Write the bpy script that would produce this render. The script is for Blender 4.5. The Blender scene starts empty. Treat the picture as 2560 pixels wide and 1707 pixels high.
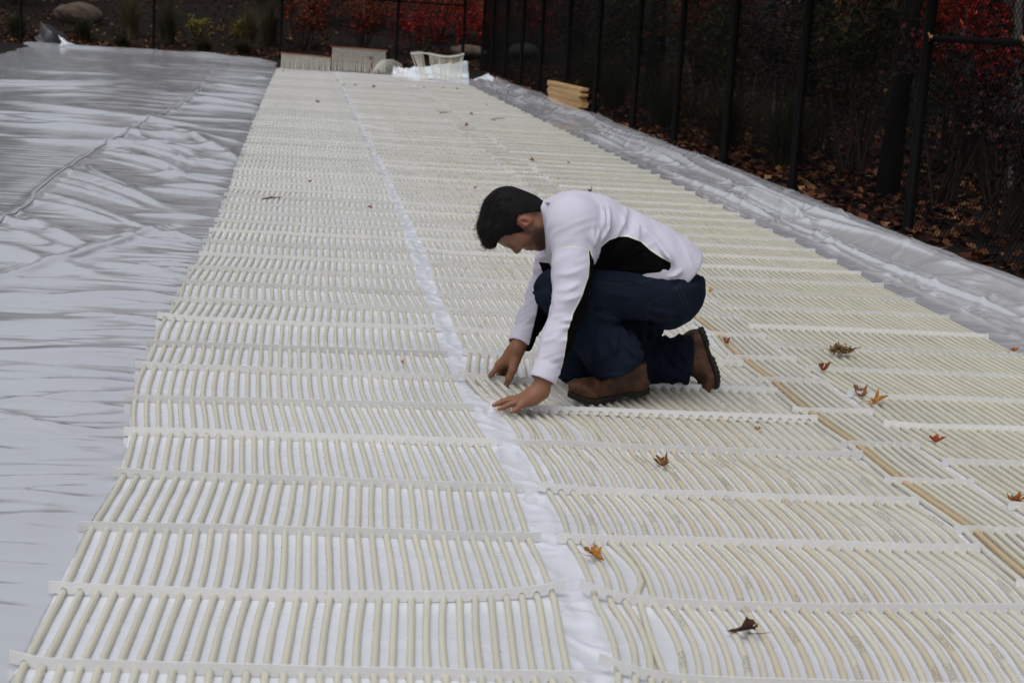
import bpy, bmesh, math, random
import numpy as np
from mathutils import Vector, Matrix

scene = bpy.context.scene
COL = scene.collection
R = math.radians

# ---------------------------------------------------------------- camera
CAM_H = 1.222
FPX = 4200.0                                   # focal length in pixels of a 2560 wide picture
FW = np.array([0.12778302, 0.9739194, -0.18749])
RT = np.array([0.99094881, -0.11753096, 0.06486079])
UP = np.array([-0.0411333, 0.1940811, 0.98012274])
cam_data = bpy.data.cameras.new('camera')
cam = bpy.data.objects.new('camera', cam_data)
COL.objects.link(cam)
cam.matrix_world = Matrix(((RT[0], UP[0], -FW[0], 0), (RT[1], UP[1], -FW[1], 0),
                           (RT[2], UP[2], -FW[2], CAM_H), (0, 0, 0, 1)))
cam_data.sensor_width = 36.0
cam_data.lens = 36.0 * FPX / 2560.0
cam_data.clip_start = 0.05
cam_data.clip_end = 600.0
cam_data.dof.use_dof = True
cam_data.dof.focus_distance = 5.5
cam_data.dof.aperture_fstop = 8.0
scene.camera = cam

# ---------------------------------------------------------------- sky, sun, exposure
world = bpy.data.worlds.new('World')
scene.world = world
world.use_nodes = True
wn = world.node_tree.nodes
wl = world.node_tree.links
wn.clear()
w_out = wn.new('ShaderNodeOutputWorld')
w_bg = wn.new('ShaderNodeBackground')
w_sky = wn.new('ShaderNodeTexSky')
w_hs = wn.new('ShaderNodeHueSaturation')
w_sky.sky_type = 'NISHITA'
w_sky.sun_disc = False
w_sky.sun_elevation = R(66)
w_sky.sun_rotation = R(215)
w_sky.dust_density = 4.0
w_hs.inputs['Saturation'].default_value = 0.30       # an even cloud cover: the sky's blue mostly gone
wl.new(w_sky.outputs[0], w_hs.inputs['Color'])
wl.new(w_hs.outputs[0], w_bg.inputs[0])
w_bg.inputs[1].default_value = 0.10
wl.new(w_bg.outputs[0], w_out.inputs[0])

sun_d = bpy.data.lights.new('sun', 'SUN')
sun_d.energy = 0.7
sun_d.angle = R(60)
sun_d.color = (1.0, 0.97, 0.93)
sun = bpy.data.objects.new('sun', sun_d)
COL.objects.link(sun)
# light comes from azimuth 215 deg (behind the camera, a little to the left), 66 deg up
_az, _el = R(215), R(66)
_sd = Vector((math.sin(_az) * math.cos(_el), math.cos(_az) * math.cos(_el), math.sin(_el)))
sun.rotation_euler = _sd.to_track_quat('Z', 'Y').to_euler()

vs = scene.view_settings
vs.view_transform = 'Standard'
vs.look = 'None'
vs.gamma = 1.0
vs.exposure = 0.2
vs.use_curve_mapping = False
scene.cycles.max_bounces = 6
scene.cycles.diffuse_bounces = 3
scene.cycles.glossy_bounces = 3
scene.cycles.transparent_max_bounces = 4
scene.cycles.caustics_reflective = False
scene.cycles.caustics_refractive = False
scene.cycles.use_denoising = True

# ---------------------------------------------------------------- helpers
rng = np.random.default_rng(7)


def ray(x, y):
    """viewing ray of a pixel of the 2352 wide view of the photograph"""
    x = x * 1.08844
    y = y * 1.08844
    return FW + RT * (x - 1280) / FPX - UP * (y - 853.5) / FPX


def on_ground(x, y, z=0.0):
    d = ray(x, y)
    return np.array([0, 0, CAM_H]) + d * ((z - CAM_H) / d[2])


def on_plane(x, y, yc):
    d = ray(x, y)
    return np.array([0, 0, CAM_H]) + d * (yc / d[1])


def tag(o, label=None, category=None, group=None, kind=None):
    if label: o['label'] = label
    if category: o['category'] = category
    if group: o['group'] = group
    if kind: o['kind'] = kind
    return o


def empty(name, loc=(0, 0, 0), rz=0.0):
    o = bpy.data.objects.new(name, None)
    o.empty_display_size = 0.1
    COL.objects.link(o)
    o.location = loc
    o.rotation_euler = (0, 0, rz)
    return o


def mesh_np(name, v, f, smooth=True):
    """mesh from numpy vertices (n,3) and faces (m,3|4)"""
    v = np.asarray(v, np.float32)
    f = np.asarray(f, np.int32)
    me = bpy.data.meshes.new(name)
    me.vertices.add(len(v))
    me.vertices.foreach_set('co', v.ravel())
    k = f.shape[1]
    me.loops.add(f.size)
    me.loops.foreach_set('vertex_index', f.ravel())
    me.polygons.add(len(f))
    me.polygons.foreach_set('loop_start', np.arange(0, f.size, k, dtype=np.int32))
    me.polygons.foreach_set('loop_total', np.full(len(f), k, np.int32))
    me.polygons.foreach_set('use_smooth', np.full(len(f), smooth))
    me.update(calc_edges=True)
    return me


def link(name, me, mat=None, parent=None, loc=None):
    o = bpy.data.objects.new(name, me)
    COL.objects.link(o)
    if mat is not None and me is not None and len(me.materials) == 0:
        for m in (mat if isinstance(mat, (list, tuple)) else [mat]):
            me.materials.append(m)
    if parent is not None:
        o.parent = parent
    if loc is not None:
        o.location = loc
    return o


class MB:
    """collects shapes into ONE mesh"""
    def __init__(self):
        self.v = []; self.f = []; self.n = 0

    def add(self, v, f):
        self.v.append(np.asarray(v, float)); self.f += [tuple(int(i) + self.n for i in q) for q in f]
        self.n += len(v)

    def box(self, c, s, rot=None):
        x, y, z = np.array(s) / 2.0
        p = np.array([(-x, -y, -z), (x, -y, -z), (x, y, -z), (-x, y, -z), (-x, -y, z), (x, -y, z), (x, y, z), (-x, y, z)])
        if rot is not None: p = p @ np.array(rot).T
        self.add(p + np.array(c), [(0, 3, 2, 1), (4, 5, 6, 7), (0, 1, 5, 4), (1, 2, 6, 5), (2, 3, 7, 6), (3, 0, 4, 7)])

    def tube(self, path, r, n=8, cap=True):
        v, f = sweep(path, r, n)
        k = len(v)
        f = [tuple(q) for q in f]
        if cap:
            f.append(tuple(range(n))[::-1]); f.append(tuple(range(k - n, k)))
        self.add(v, f)

    def build(self, name, mat, parent=None, smooth=False, loc=None):
        me = bpy.data.meshes.new(name)
        me.from_pydata(np.concatenate(self.v).tolist(), [], self.f)
        if smooth:
            me.polygons.foreach_set('use_smooth', np.full(len(me.polygons), True))
        me.update()
        return link(name, me, mat, parent, loc)


def sweep(path, r, n=8):
    """tube round a path; r scalar or one per point. returns vertices, quads"""
    P = np.asarray(path, float)
    m = len(P)
    T = np.gradient(P, axis=0)
    T /= np.linalg.norm(T, axis=1)[:, None] + 1e-12
    ref = np.array([0, 0, 1.0])
    if np.abs(T @ ref).max() > 0.93: ref = np.array([1.0, 0.13, 0])
    if np.abs(T @ ref).max() > 0.97: ref = np.array([0.2, 1.0, 0.1])
    A = np.cross(T, ref); A /= np.linalg.norm(A, axis=1)[:, None] + 1e-12
    B = np.cross(A, T)
    r = np.broadcast_to(np.asarray(r, float), (m,))
    a = np.linspace(0, 2 * math.pi, n, endpoint=False)
    V = P[:, None] + r[:, None, None] * (np.cos(a)[None, :, None] * A[:, None] + np.sin(a)[None, :, None] * B[:, None])
    i = np.arange(m - 1)[:, None] * n
    j = np.arange(n)[None]
    k = (j + 1) % n
    F = np.stack([i + j, i + n + j, i + n + k, i + k], -1).reshape(-1, 4)
    return V.reshape(-1, 3), F


def noise2(x, y, seed=0):
    """smooth value noise in -1..1"""
    x = np.asarray(x, float); y = np.asarray(y, float)
    xi = np.floor(x).astype(np.int64); yi = np.floor(y).astype(np.int64)
    fx = x - xi; fy = y - yi
    fx = fx * fx * fx * (fx * (fx * 6 - 15) + 10); fy = fy * fy * fy * (fy * (fy * 6 - 15) + 10)

    def h(a, b):
        n = (a * 374761393 + b * 668265263 + seed * 974634421) & 0x7fffffff
        n = ((n ^ (n >> 13)) * 1274126177) & 0x7fffffff
        return ((n ^ (n >> 16)) & 0xffff) / 32767.5 - 1.0
    return (h(xi, yi) * (1 - fx) + h(xi + 1, yi) * fx) * (1 - fy) + (h(xi, yi + 1) * (1 - fx) + h(xi + 1, yi + 1) * fx) * fy


def fbm(x, y, seed=0, oct=4):
    s = 0; a = 1.0; t = 0
    for o in range(oct):
        s = s + a * noise2(x * 2 ** o, y * 2 ** o, seed + o * 17); t += a; a *= 0.5
    return s / t


# ---------------------------------------------------------------- materials
class NT:
    """small node-tree writer"""
    def __init__(self, name, base=(0.5, 0.5, 0.5), rough=0.6, spec=0.5):
        self.m = bpy.data.materials.new(name)
        self.m.use_nodes = True
        self.t = self.m.node_tree
        self.b = self.t.nodes['Principled BSDF']
        self.out = self.t.nodes['Material Output']
        self.b.inputs['Base Color'].default_value = (*base, 1)
        self.b.inputs['Roughness'].default_value = rough
        self.b.inputs['Specular IOR Level'].default_value = spec

    def n(self, kind, **kw):
        o = self.t.nodes.new('ShaderNode' + kind)
        for k, v in kw.items():
            if k in o.inputs: o.inputs[k].default_value = v
            else: setattr(o, k, v)
        return o

    def l(self, a, b):
        self.t.links.new(a, b); return self

    def coord(self, scale=(1, 1, 1), kind='Object', rot=(0, 0, 0)):
        c = self.n('TexCoord'); mp = self.n('Mapping')
        mp.inputs['Scale'].default_value = scale
        mp.inputs['Rotation'].default_value = rot
        self.l(c.outputs[kind], mp.inputs[0])
        return mp.outputs[0]

    def noise(self, vec, scale, detail=4, rough=0.55):
        o = self.n('TexNoise', Scale=scale, Detail=detail, Roughness=rough)
        self.l(vec, o.inputs['Vector'])
        return o.outputs['Fac']

    def ramp(self, fac, stops, interp='LINEAR'):
        o = self.n('ValToRGB')
        o.color_ramp.interpolation = interp
        e = o.color_ramp.elements
        while len(e) < len(stops): e.new(0.5)
        for i, (p, c) in enumerate(stops):
            e[i].position = p
            e[i].color = (*c, 1) if len(c) == 3 else c
        self.l(fac, o.inputs[0])
        return o.outputs[0]

    def mix(self, fac, a, b, mode='MIX'):
        o = self.n('Mix', data_type='RGBA', blend_type=mode)
        for s, v in ((o.inputs[0], fac), (o.inputs[6], a), (o.inputs[7], b)):
            if isinstance(v, (int, float)): s.default_value = v
            elif isinstance(v, tuple): s.default_value = (*v, 1)
            else: self.l(v, s)
        return o.outputs[2]

    def math(self, op, a, b=0.0):
        o = self.n('Math', operation=op)
        for s, v in ((o.inputs[0], a), (o.inputs[1], b)):
            if isinstance(v, (int, float)): s.default_value = v
            else: self.l(v, s)
        return o.outputs[0]

    def color(self, out): self.l(out, self.b.inputs['Base Color']); return self
    def rough(self, out): self.l(out, self.b.inputs['Roughness']); return self

    def bump(self, h, strength=0.3, dist=0.01, chain=None):
        o = self.n('Bump', Strength=strength, Distance=dist)
        self.l(h, o.inputs['Height'])
        if chain is not None: self.l(chain, o.inputs['Normal'])
        self.l(o.outputs[0], self.b.inputs['Normal'])
        return o.outputs[0]


def mottled(name, c1, c2, scale=8, rough=0.7, spec=0.3, bump=0.3, bdist=0.01, stretch=(1, 1, 1), detail=5):
    m = NT(name, c1, rough, spec)
    v = m.coord(stretch)
    f = m.noise(v, scale, detail)
    m.color(m.ramp(f, [(0.3, c1), (0.7, c2)]))
    if bump: m.bump(m.noise(v, scale * 3, 4), bump, bdist)
    return m.m


def island(name, stops, rough=0.6, spec=0.25, trans=0.0):
    """a colour of its own for every leaf of a mesh"""
    m = NT(name, stops[0][1], rough, spec)
    g = m.n('NewGeometry')
    m.color(m.ramp(g.outputs['Random Per Island'], stops))
    if trans:
        t = m.n('BsdfTranslucent')
        mx = m.n('MixShader'); mx.inputs[0].default_value = trans
        src = m.b.inputs['Base Color'].links[0].from_socket
        m.l(src, t.inputs[0]); m.l(m.b.outputs[0], mx.inputs[1]); m.l(t.outputs[0], mx.inputs[2]); m.l(mx.outputs[0], m.out.inputs[0])
    return m.m
# ================================================================ ground
def hill(x, y):
    """height of the ground: a flat court, banks rising behind the fences"""
    x = np.asarray(x, float); y = np.asarray(y, float)
    d = np.maximum(np.maximum(x - 4.5, (y - 41.0) * 0.9), 0.0)
    h = 0.10 * d + 0.14 * np.minimum(np.maximum(d - 2.0, 0), 30)
    h = h + np.clip(d, 0, 3) / 3 * 0.10 * fbm(x * 0.5, y * 0.5, 3)
    return h - 0.03


gx = np.concatenate([np.linspace(-170, -12, 24), np.linspace(-11, 3.5, 30), np.linspace(3.8, 22, 90), np.linspace(23, 170, 24)])
gy = np.concatenate([np.linspace(-60, 4, 14), np.linspace(4.5, 39, 120), np.linspace(39.3, 56, 60), np.linspace(57, 220, 24)])
GX, GY = np.meshgrid(gx, gy)
nx, ny = len(gx), len(gy)


def grid_faces(nx, ny):
    i = np.arange(ny - 1)[:, None] * nx + np.arange(nx - 1)[None]
    return np.stack([i, i + 1, i + nx + 1, i + nx], -1).reshape(-1, 4)


m = NT('dark_mulch', (0.02, 0.016, 0.013), 0.95, 0.15)
v_ = m.coord()
m.color(m.mix(m.noise(v_, 1.7, 4), m.ramp(m.noise(v_, 45, 5), [(0.3, (0.006, 0.005, 0.005)), (0.75, (0.035, 0.025, 0.018))]), (0.012, 0.010, 0.009)))
m.bump(m.noise(v_, 60, 5), 0.8, 0.03)
MULCH = m.m
tag(link('ground', mesh_np('ground', np.stack([GX, GY, hill(GX, GY)], -1).reshape(-1, 3), grid_faces(nx, ny)), MULCH), kind='structure')

# edges of the mats, read along their length
A_Y = np.array([1.5, 2.94, 3.38, 3.8, 4.24, 4.68, 5.13, 5.59, 6.0, 6.44, 6.86, 7.33, 7.77, 8.19, 8.66, 9.11, 9.99, 12, 18, 25, 34])
A_L = np.array([-.50, -.50, -.49, -.48, -.455, -.475, -.51, -.52, -.53, -.52, -.51, -.51, -.50, -.49, -.49, -.48, -.475, -.49, -.53, -.56, -.56])
A_R = np.array([.55, .56, .59, .605, .61, .595, .57, .552, .55, .556, .565, .565, .56, .568, .58, .59, .60, .605, .585, .56, .54])
Bt_L = np.array([.60, .60, .635, .648, .639, .628, .624, .61, .605, .608, .612, .612, .61, .615, .625, .63, .635, .625, .60, .575, .555])
Bt_R = Bt_L + 1.055
C_L = Bt_R - 0.02
C_R = C_L + 0.265
D_L = C_R - 0.012
D_R = D_L + 1.06

# ================================================================ plastic liner
def segdist(X, Y, a, b):
    ax, ay = a; bx, by = b
    dx, dy = bx - ax, by - ay
    L2 = dx * dx + dy * dy
    t = np.clip(((X - ax) * dx + (Y - ay) * dy) / L2, 0, 1)
    px, py = X - (ax + t * dx), Y - (ay + t * dy)
    s = np.sign(dx * py - dy * px)
    return np.hypot(px, py), t, s


RIDGES = []                                     # (start, end, height, width, lean)
r_ = random.Random(5)
y = 2.2
while y < 9.0:                                  # broad smooth folds running out from the mat towards the left
    k = r_.uniform(0.0, 0.38); L = r_.uniform(1.2, 2.6)
    x0 = -0.40 - r_.uniform(0, 0.5)
    RIDGES.append(((x0, y), (x0 - L, y - k * L), r_.uniform(0.010, 0.022), r_.uniform(0.14, 0.28), r_.uniform(0.6, 1.0)))
    y += r_.uniform(0.45, 0.8)
y = 2.2
while y < 9.0:                                  # small sharp crinkles at the edge of the mat
    k = r_.uniform(-0.25, 0.6); L = r_.uniform(0.15, 0.6)
    x0 = -0.46
    RIDGES.append(((x0, y), (x0 - L, y - k * L), r_.uniform(0.004, 0.011), r_.uniform(0.016, 0.034), r_.uniform(0.4, 1.0)))
    y += r_.uniform(0.05, 0.16)
y = 8.3
while y < 17:                                   # folds fanning from the welded seam down to the mat
    L = r_.uniform(0.5, 1.05)
    k = r_.uniform(1.2, 3.4)
    RIDGES.append(((-1.55, y), (-1.55 + L, y - k * L), r_.uniform(0.012, 0.040), r_.uniform(0.04, 0.09), r_.uniform(0.3, 0.9)))
    if r_.random() < 0.5:
        RIDGES.append(((-0.5, y - 2.5), (-0.5 - L * 0.7, y - 2.5 + r_.uniform(-0.2, 0.5)), r_.uniform(0.012, 0.03), r_.uniform(0.03, 0.07), r_.uniform(0.4, 1.0)))
    y += r_.uniform(0.25, 0.6)
y = 15
while y < 36:                                   # broad folds further off
    L = r_.uniform(1.0, 3.2)
    k = r_.uniform(-1.0, 0.7)
    x0 = -0.5 - (0 if r_.random() < 0.5 else r_.uniform(0, 2.2))
    RIDGES.append(((x0, y), (x0 - L, y - k * L), r_.uniform(0.02, 0.06), r_.uniform(0.09, 0.2), r_.uniform(0.3, 0.9)))
    y += r_.uniform(0.4, 0.9)
for i in range(26):                             # the far left side
    y = r_.uniform(7, 34); x0 = r_.uniform(-4.5, -1.7); L = r_.uniform(0.6, 2.0); k = r_.uniform(-0.6, 0.6)
    RIDGES.append(((x0, y), (x0 + L, y - k * L), r_.uniform(0.02, 0.06), r_.uniform(0.08, 0.2), r_.uniform(0.3, 0.9)))
RIDGES += [((-3.2, 18.4), (-1.0, 16.6), 0.10, 0.25, 0.5), ((-1.25, 7.15), (-0.62, 9.4), 0.035, 0.06, 0.5),
           ((-2.4, 22.5), (-0.5, 20.2), 0.09, 0.2, 0.5), ((-1.2, 16.0), (-0.5, 13.2), 0.07, 0.12, 0.4), ((-3.6, 29), (-2.2, 23.5), 0.10, 0.25, 0.5),
           ((-1.0, 4.9), (-0.62, 4.62), 0.018, 0.05, 0.3), ((-1.15, 4.45), (-0.7, 4.42), 0.015, 0.04, 0.3)]


def left_mask(X):
    return np.clip((-0.47 - X) / 0.12, 0, 1)


def ridge_sum(X, Y, ridges):
    L = np.zeros_like(X)
    for (a, b, h, w, lean) in ridges:
        x0, x1 = min(a[0], b[0]) - w * 4, max(a[0], b[0]) + w * 4
        y0, y1 = min(a[1], b[1]) - w * 4, max(a[1], b[1]) + w * 4
        sel = (X > x0) & (X < x1) & (Y > y0) & (Y < y1)
        if not sel.any(): continue
        xs, ys = X[sel], Y[sel]
        xs2 = xs + 0.05 * noise2(ys * 1.1, xs * 0.7, 9)
        ys2 = ys + (0.03 + 0.012 * ys.clip(0, 12)) * noise2(xs * 1.3, ys * 0.4, 8)
        d, t, s = segdist(xs2, ys2, a, b)
        ww = np.where(s > 0, w, w * lean)
        L[sel] += h * np.exp(-(d / ww) ** (2.0 if a[1] < 9.0 and w > 0.05 else 1.3)) * (np.sin(np.pi * (0.12 + 0.86 * t)) ** 0.8)
    return L


RIDGES_R = []
for i in range(190):
    y = 5.5 * (34 / 5.5) ** r_.random(); x0 = r_.uniform(3.0, 3.62); k = r_.uniform(0.10, 0.75) * r_.choice((-1, 1)); L = r_.uniform(0.12, 0.4) * (0.6 + y / 14)
    RIDGES_R.append(((x0, y), (x0 + k * L, y + L), r_.uniform(0.006, 0.020), r_.uniform(0.014, 0.035), r_.uniform(0.3, 1.0)))


def liner_z(X, Y):
    """height of the plastic film over the court"""
    X = np.asarray(X, float); Y = np.asarray(Y, float)
    Z = np.zeros_like(X) + 0.004
    Z = Z + 0.0012 * noise2(X * 3.0, Y * 14.0, 41) + 0.0008 * noise2(X * 9, Y * 26, 42)
    L = ridge_sum(X, Y, RIDGES)
    far = np.clip((Y - 5) / 10, 0, 1)
    L = L + (0.015 + 0.04 * far) * np.clip((-1.0 - X) / 1.2, 0, 1) * (0.6 + fbm(X * 0.5, Y * 0.2, 13, 2))
    L = L + (0.002 + 0.008 * far) * fbm(X * 0.8, Y * (2.2 - 1.0 * far), 15, 2)
    lim = 0.030 + 0.045 * far
    L = lim * np.tanh(L / lim)                       # taut film: folds level off instead of piling up
    Z = Z + L * left_mask(X)
    # the welded seam stands up a little
    xs = -1.50 - 0.12 * np.sin((Y - 8) * 0.35)
    Z = Z + 0.012 * np.exp(-((X - xs) / 0.035) ** 2) * (Y > 7.5)
    # gap between the first two mats: crumpled
    gap = np.exp(-((X - 0.61) / 0.05) ** 4)
    cz = noise2(X * 16 + 1.5 * noise2(X * 5, Y * 3, 23), Y * 9 + X * 12, 21)
    Z = Z + gap * (0.005 * (1 - 2.2 * np.abs(cz)).clip(0, 1) + 0.004 * noise2(X * 20, Y * 4.5, 22) + 0.003 * (1 - 2.5 * np.abs(noise2(X * 9 - Y * 6, Y * 14, 24))).clip(0, 1))
    # right hand strip: folds along the mat, then up and over the kerb board
    e = np.clip((X - 3.02) / 0.1, 0, 1)
    F = 0
    for k, (xc, h, w) in enumerate(((3.09, 0.022, 0.016), (3.17, 0.040, 0.026), (3.27, 0.034, 0.018), (3.38, 0.055, 0.032), (3.50, 0.035, 0.022), (3.60, 0.02, 0.016))):
        xc = xc + 0.085 * noise2(Y * 0.42, k * 3.7, 30 + k)
        F = F + h * np.exp(-(np.abs(X - xc) / w) ** 1.4) * np.clip(0.55 + 0.9 * noise2(Y * 0.5, k * 1.3, 50 + k), 0, 1.3)
    F = F + 0.010 * noise2(X * 5, Y * 0.7, 61)
    F = F + 0.03 * np.tanh(ridge_sum(X, Y, RIDGES_R) / 0.03)
    t = np.clip((X - 3.38) / 0.26, 0, 1)
    F = F + 0.085 * t * t * (3 - 2 * t) * (1 - np.clip((X - 3.70) / 0.10, 0, 1) ** 2 * 1.3)
    Z = Z + e * F
    return Z


lx = np.concatenate([np.linspace(-5.15, -1.8, 110)[:-1], np.linspace(-1.8, -0.42, 92)[:-1], np.linspace(-0.42, 0.5, 40)[:-1],
                     np.linspace(0.5, 0.72, 40)[:-1], np.linspace(0.72, 3.0, 60)[:-1], np.linspace(3.0, 3.82, 96)])
ly = np.geomspace(1.9, 36.6, 1100)
LX, LY = np.meshgrid(lx, ly)
edge_r = np.clip((LX - 3.3) / 0.5, 0, 1)
edge_l = np.clip((-4.0 - LX) / 1.1, 0, 1)
WX = LX + edge_r * 0.05 * (noise2(LY * 0.8, LY * 0, 71) + 0.5 * noise2(LY * 2.6, LY * 0, 72)) + edge_r * 0.06 * np.clip((LY - 12) / 10, 0, 1)
WX = WX + edge_l * 0.22 * noise2(LY * 1.3, LY * 0, 73) - edge_l * 0.55 * np.clip((LY - 27) / 8, 0, 1)
WY = LY + np.clip((LY - 34) / 2.6, 0, 1) * 0.25 * noise2(LX * 1.1, LX * 0, 74)
LZ = liner_z(LX, LY)
LZ = np.where((LX > -0.62) & (LY > 33.7), -0.08, LZ)                                   # the film ends under the mats' far ends
LZ = LZ + np.clip((LY - 35.6) / 0.8, 0, 1) * 0.08 * np.clip((-0.6 - LX) / 0.4, 0, 1)   # far edge lies on the kerb board
def film(name, c1, c2, metal, r1, r2, b):
    m = NT(name, c1, 0.25, 0.5)
    m.b.inputs['Metallic'].default_value = metal
    v_ = m.coord((0.3, 1, 1)); v2 = m.coord((1, 1, 1))
    m.color(m.mix(m.noise(v2, 2.2, 3), c1, c2))
    m.rough(m.ramp(m.noise(v2, 4, 4), [(0.3, (r1, r1, r1)), (0.75, (r2, r2, r2))]))
    b1 = m.bump(m.noise(v_, 11, 2, 0.45), 0.16 * b, 0.010)
    b1 = m.bump(m.noise(v_, 36, 2, 0.45), 0.10 * b, 0.004, b1)
    m.bump(m.noise(v2, 120, 2), 0.04 * b, 0.003, b1)
    return m.m


SILVER = film('silver_film', (0.88, 0.895, 0.935), (0.80, 0.815, 0.86), 0.64, 0.11, 0.24, 0.3)
SILVER_R = film('pale_silver_film', (0.82, 0.835, 0.88), (0.75, 0.76, 0.81), 0.42, 0.08, 0.2, 0.5)
FILM = film('white_film', (0.84, 0.865, 0.94), (0.76, 0.785, 0.86), 0.22, 0.2, 0.35, 2.0)
ALL = np.stack([WX, WY, LZ], -1)


def strip(c0, c1, name, mat, dz, label):
    P = ALL[:, c0:c1].copy(); P[..., 2] += dz
    if mat is FILM:                                  # trimmed to the mats laid on it
        P[..., 0] = np.clip(P[..., 0], np.interp(P[..., 1], A_Y, A_L) + 0.02, np.interp(P[..., 1], A_Y, Bt_L) + 2.32)
    o = link(name, mesh_np(name, P.reshape(-1, 3), grid_faces(c1 - c0, len(ly))), mat)
    return tag(o, label, 'plastic sheet')


iL = int(np.searchsorted(lx, -0.53)); iR = int(np.searchsorted(lx, 3.05)); iS = int(np.searchsorted(lx, 2.86))
liner = strip(0, iL + 16, 'plastic_liner', SILVER, -0.002, 'silvery plastic film with long folds covering the court left of the mats')
strip(iL, iR + 1, 'plastic_liner', FILM, 0.001, 'white plastic film lying flat beneath the tube mats')
strip(iS, len(lx), 'plastic_liner', SILVER_R, -0.002, 'silvery strip of film between the right mat and the fence')
# welded seam and tape lines on the film
def ribbon(name, xs, ys, w, mat, parent, up=0.003, nose=None):
    xs = np.asarray(xs, float); ys = np.asarray(ys, float)
    tx, ty = np.gradient(xs), np.gradient(ys)
    l = np.hypot(tx, ty); nx_, ny_ = ty / l, -tx / l
    rows = []
    for s in (-1, 0, 1):
        X = xs + nx_ * w / 2 * s; Y = ys + ny_ * w / 2 * s
        rows.append(np.stack([X, Y, liner_z(X, Y) + up + (0.001 if s == 0 else 0)], -1))
    V = np.stack(rows, 1).reshape(-1, 3)
    return link(name, mesh_np(name, V, grid_faces(3, len(xs))), mat, parent)


SEAM = mottled('grey_weld', (0.30, 0.31, 0.34), (0.42, 0.43, 0.47), 6, 0.4, 0.4, 0.2)
FILM_EDGE = mottled('film_edge', (0.62, 0.63, 0.67), (0.72, 0.73, 0.77), 12, 0.35, 0.5, 0.2)
sy = np.linspace(7.8, 24.5, 240)
ribbon('seam', -1.50 - 0.12 * np.sin((sy - 8) * 0.35) + 0.02 * noise2(sy * 2, sy * 0, 5), sy, 0.022, SEAM, liner)

# ================================================================ tube mats
TUBE_R = 0.0078
m = NT('milky_tube', (0.72, 0.70, 0.6), 0.34, 0.5)
oi = m.n('ObjectInfo')
v_ = m.coord()
sep = m.n('SeparateXYZ'); m.l(v_, sep.inputs[0])
geo = m.n('NewGeometry'); sepn = m.n('SeparateXYZ'); m.l(geo.outputs['Normal'], sepn.inputs[0])
stain = m.ramp(m.noise(m.coord((30, 4, 30)), 1.0, 4), [(0.55, (0, 0, 0)), (0.8, (1, 1, 1))])
col = m.mix(m.math('MULTIPLY', stain, 0.22), oi.outputs['Color'], (0.45, 0.42, 0.36))
# faint printed marking every metre or so on the top of some tubes
ph = m.math('FRACT', m.math('ADD', m.math('MULTIPLY', sep.outputs[1], 0.83), m.math('MULTIPLY', oi.outputs['Random'], 9.0)))
band = m.math('LESS_THAN', ph, 0.075)
dash = m.math('GREATER_THAN', m.noise(m.coord((260, 150, 1)), 1.0, 1), 0.5)
top = m.math('GREATER_THAN', sepn.outputs[2], 0.55)
pr = m.math('MULTIPLY', m.math('MULTIPLY', band, dash), m.math('MULTIPLY', top, oi.outputs['Alpha']))
col = m.mix(m.math('MULTIPLY', pr, 0.5), col, (0.10, 0.09, 0.08))
m.color(col)
tr = m.n('BsdfTranslucent'); mx = m.n('MixShader'); mx.inputs[0].default_value = 0.28
m.l(col, tr.inputs[0]); m.l(m.b.outputs[0], mx.inputs[1]); m.l(tr.outputs[0], mx.inputs[2]); m.l(mx.outputs[0], m.out.inputs[0])
m.bump(m.noise(m.coord((1, 1, 1)), 140, 3), 0.08, 0.003)
TUBE = m.m
m = NT('white_bar', (0.68, 0.68, 0.69), 0.45, 0.4)
v_ = m.coord()
sp = m.ramp(m.noise(v_, 75, 2), [(0.70, (0, 0, 0)), (0.76, (1, 1, 1))])
base = m.mix(m.noise(v_, 9, 4), (0.76, 0.76, 0.77), (0.70, 0.70, 0.70))
m.color(m.mix(m.math('MULTIPLY', sp, 0.35), base, (0.25, 0.21, 0.17)))
BAR = m.m

MATS = [
    # name, left, right, n tubes, first bar, spacing, colours
    ('A', A_L, A_R, 31, 2.944, 0.4349),
    ('B', Bt_L, Bt_R, 32, 2.94, 0.4355),
    ('C', C_L, C_R, 8, 3.10, 0.4340),
    ('D', D_L, D_R, 32, 2.90, 0.4365),
]
MAT_LABEL = {'A': 'leftmost long tube mat beside the bare silvery film, its tubes widely spaced',
             'B': 'wide tube mat the kneeling man is laying, second from the left',
             'C': 'narrow tube mat with one tan tube, between the two wide mats on the right',
             'D': 'rightmost long tube mat, along the film edge by the fence'}
END_Y = {'A': 32.9, 'B': 33.0, 'C': 32.2, 'D': 31.0}


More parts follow.
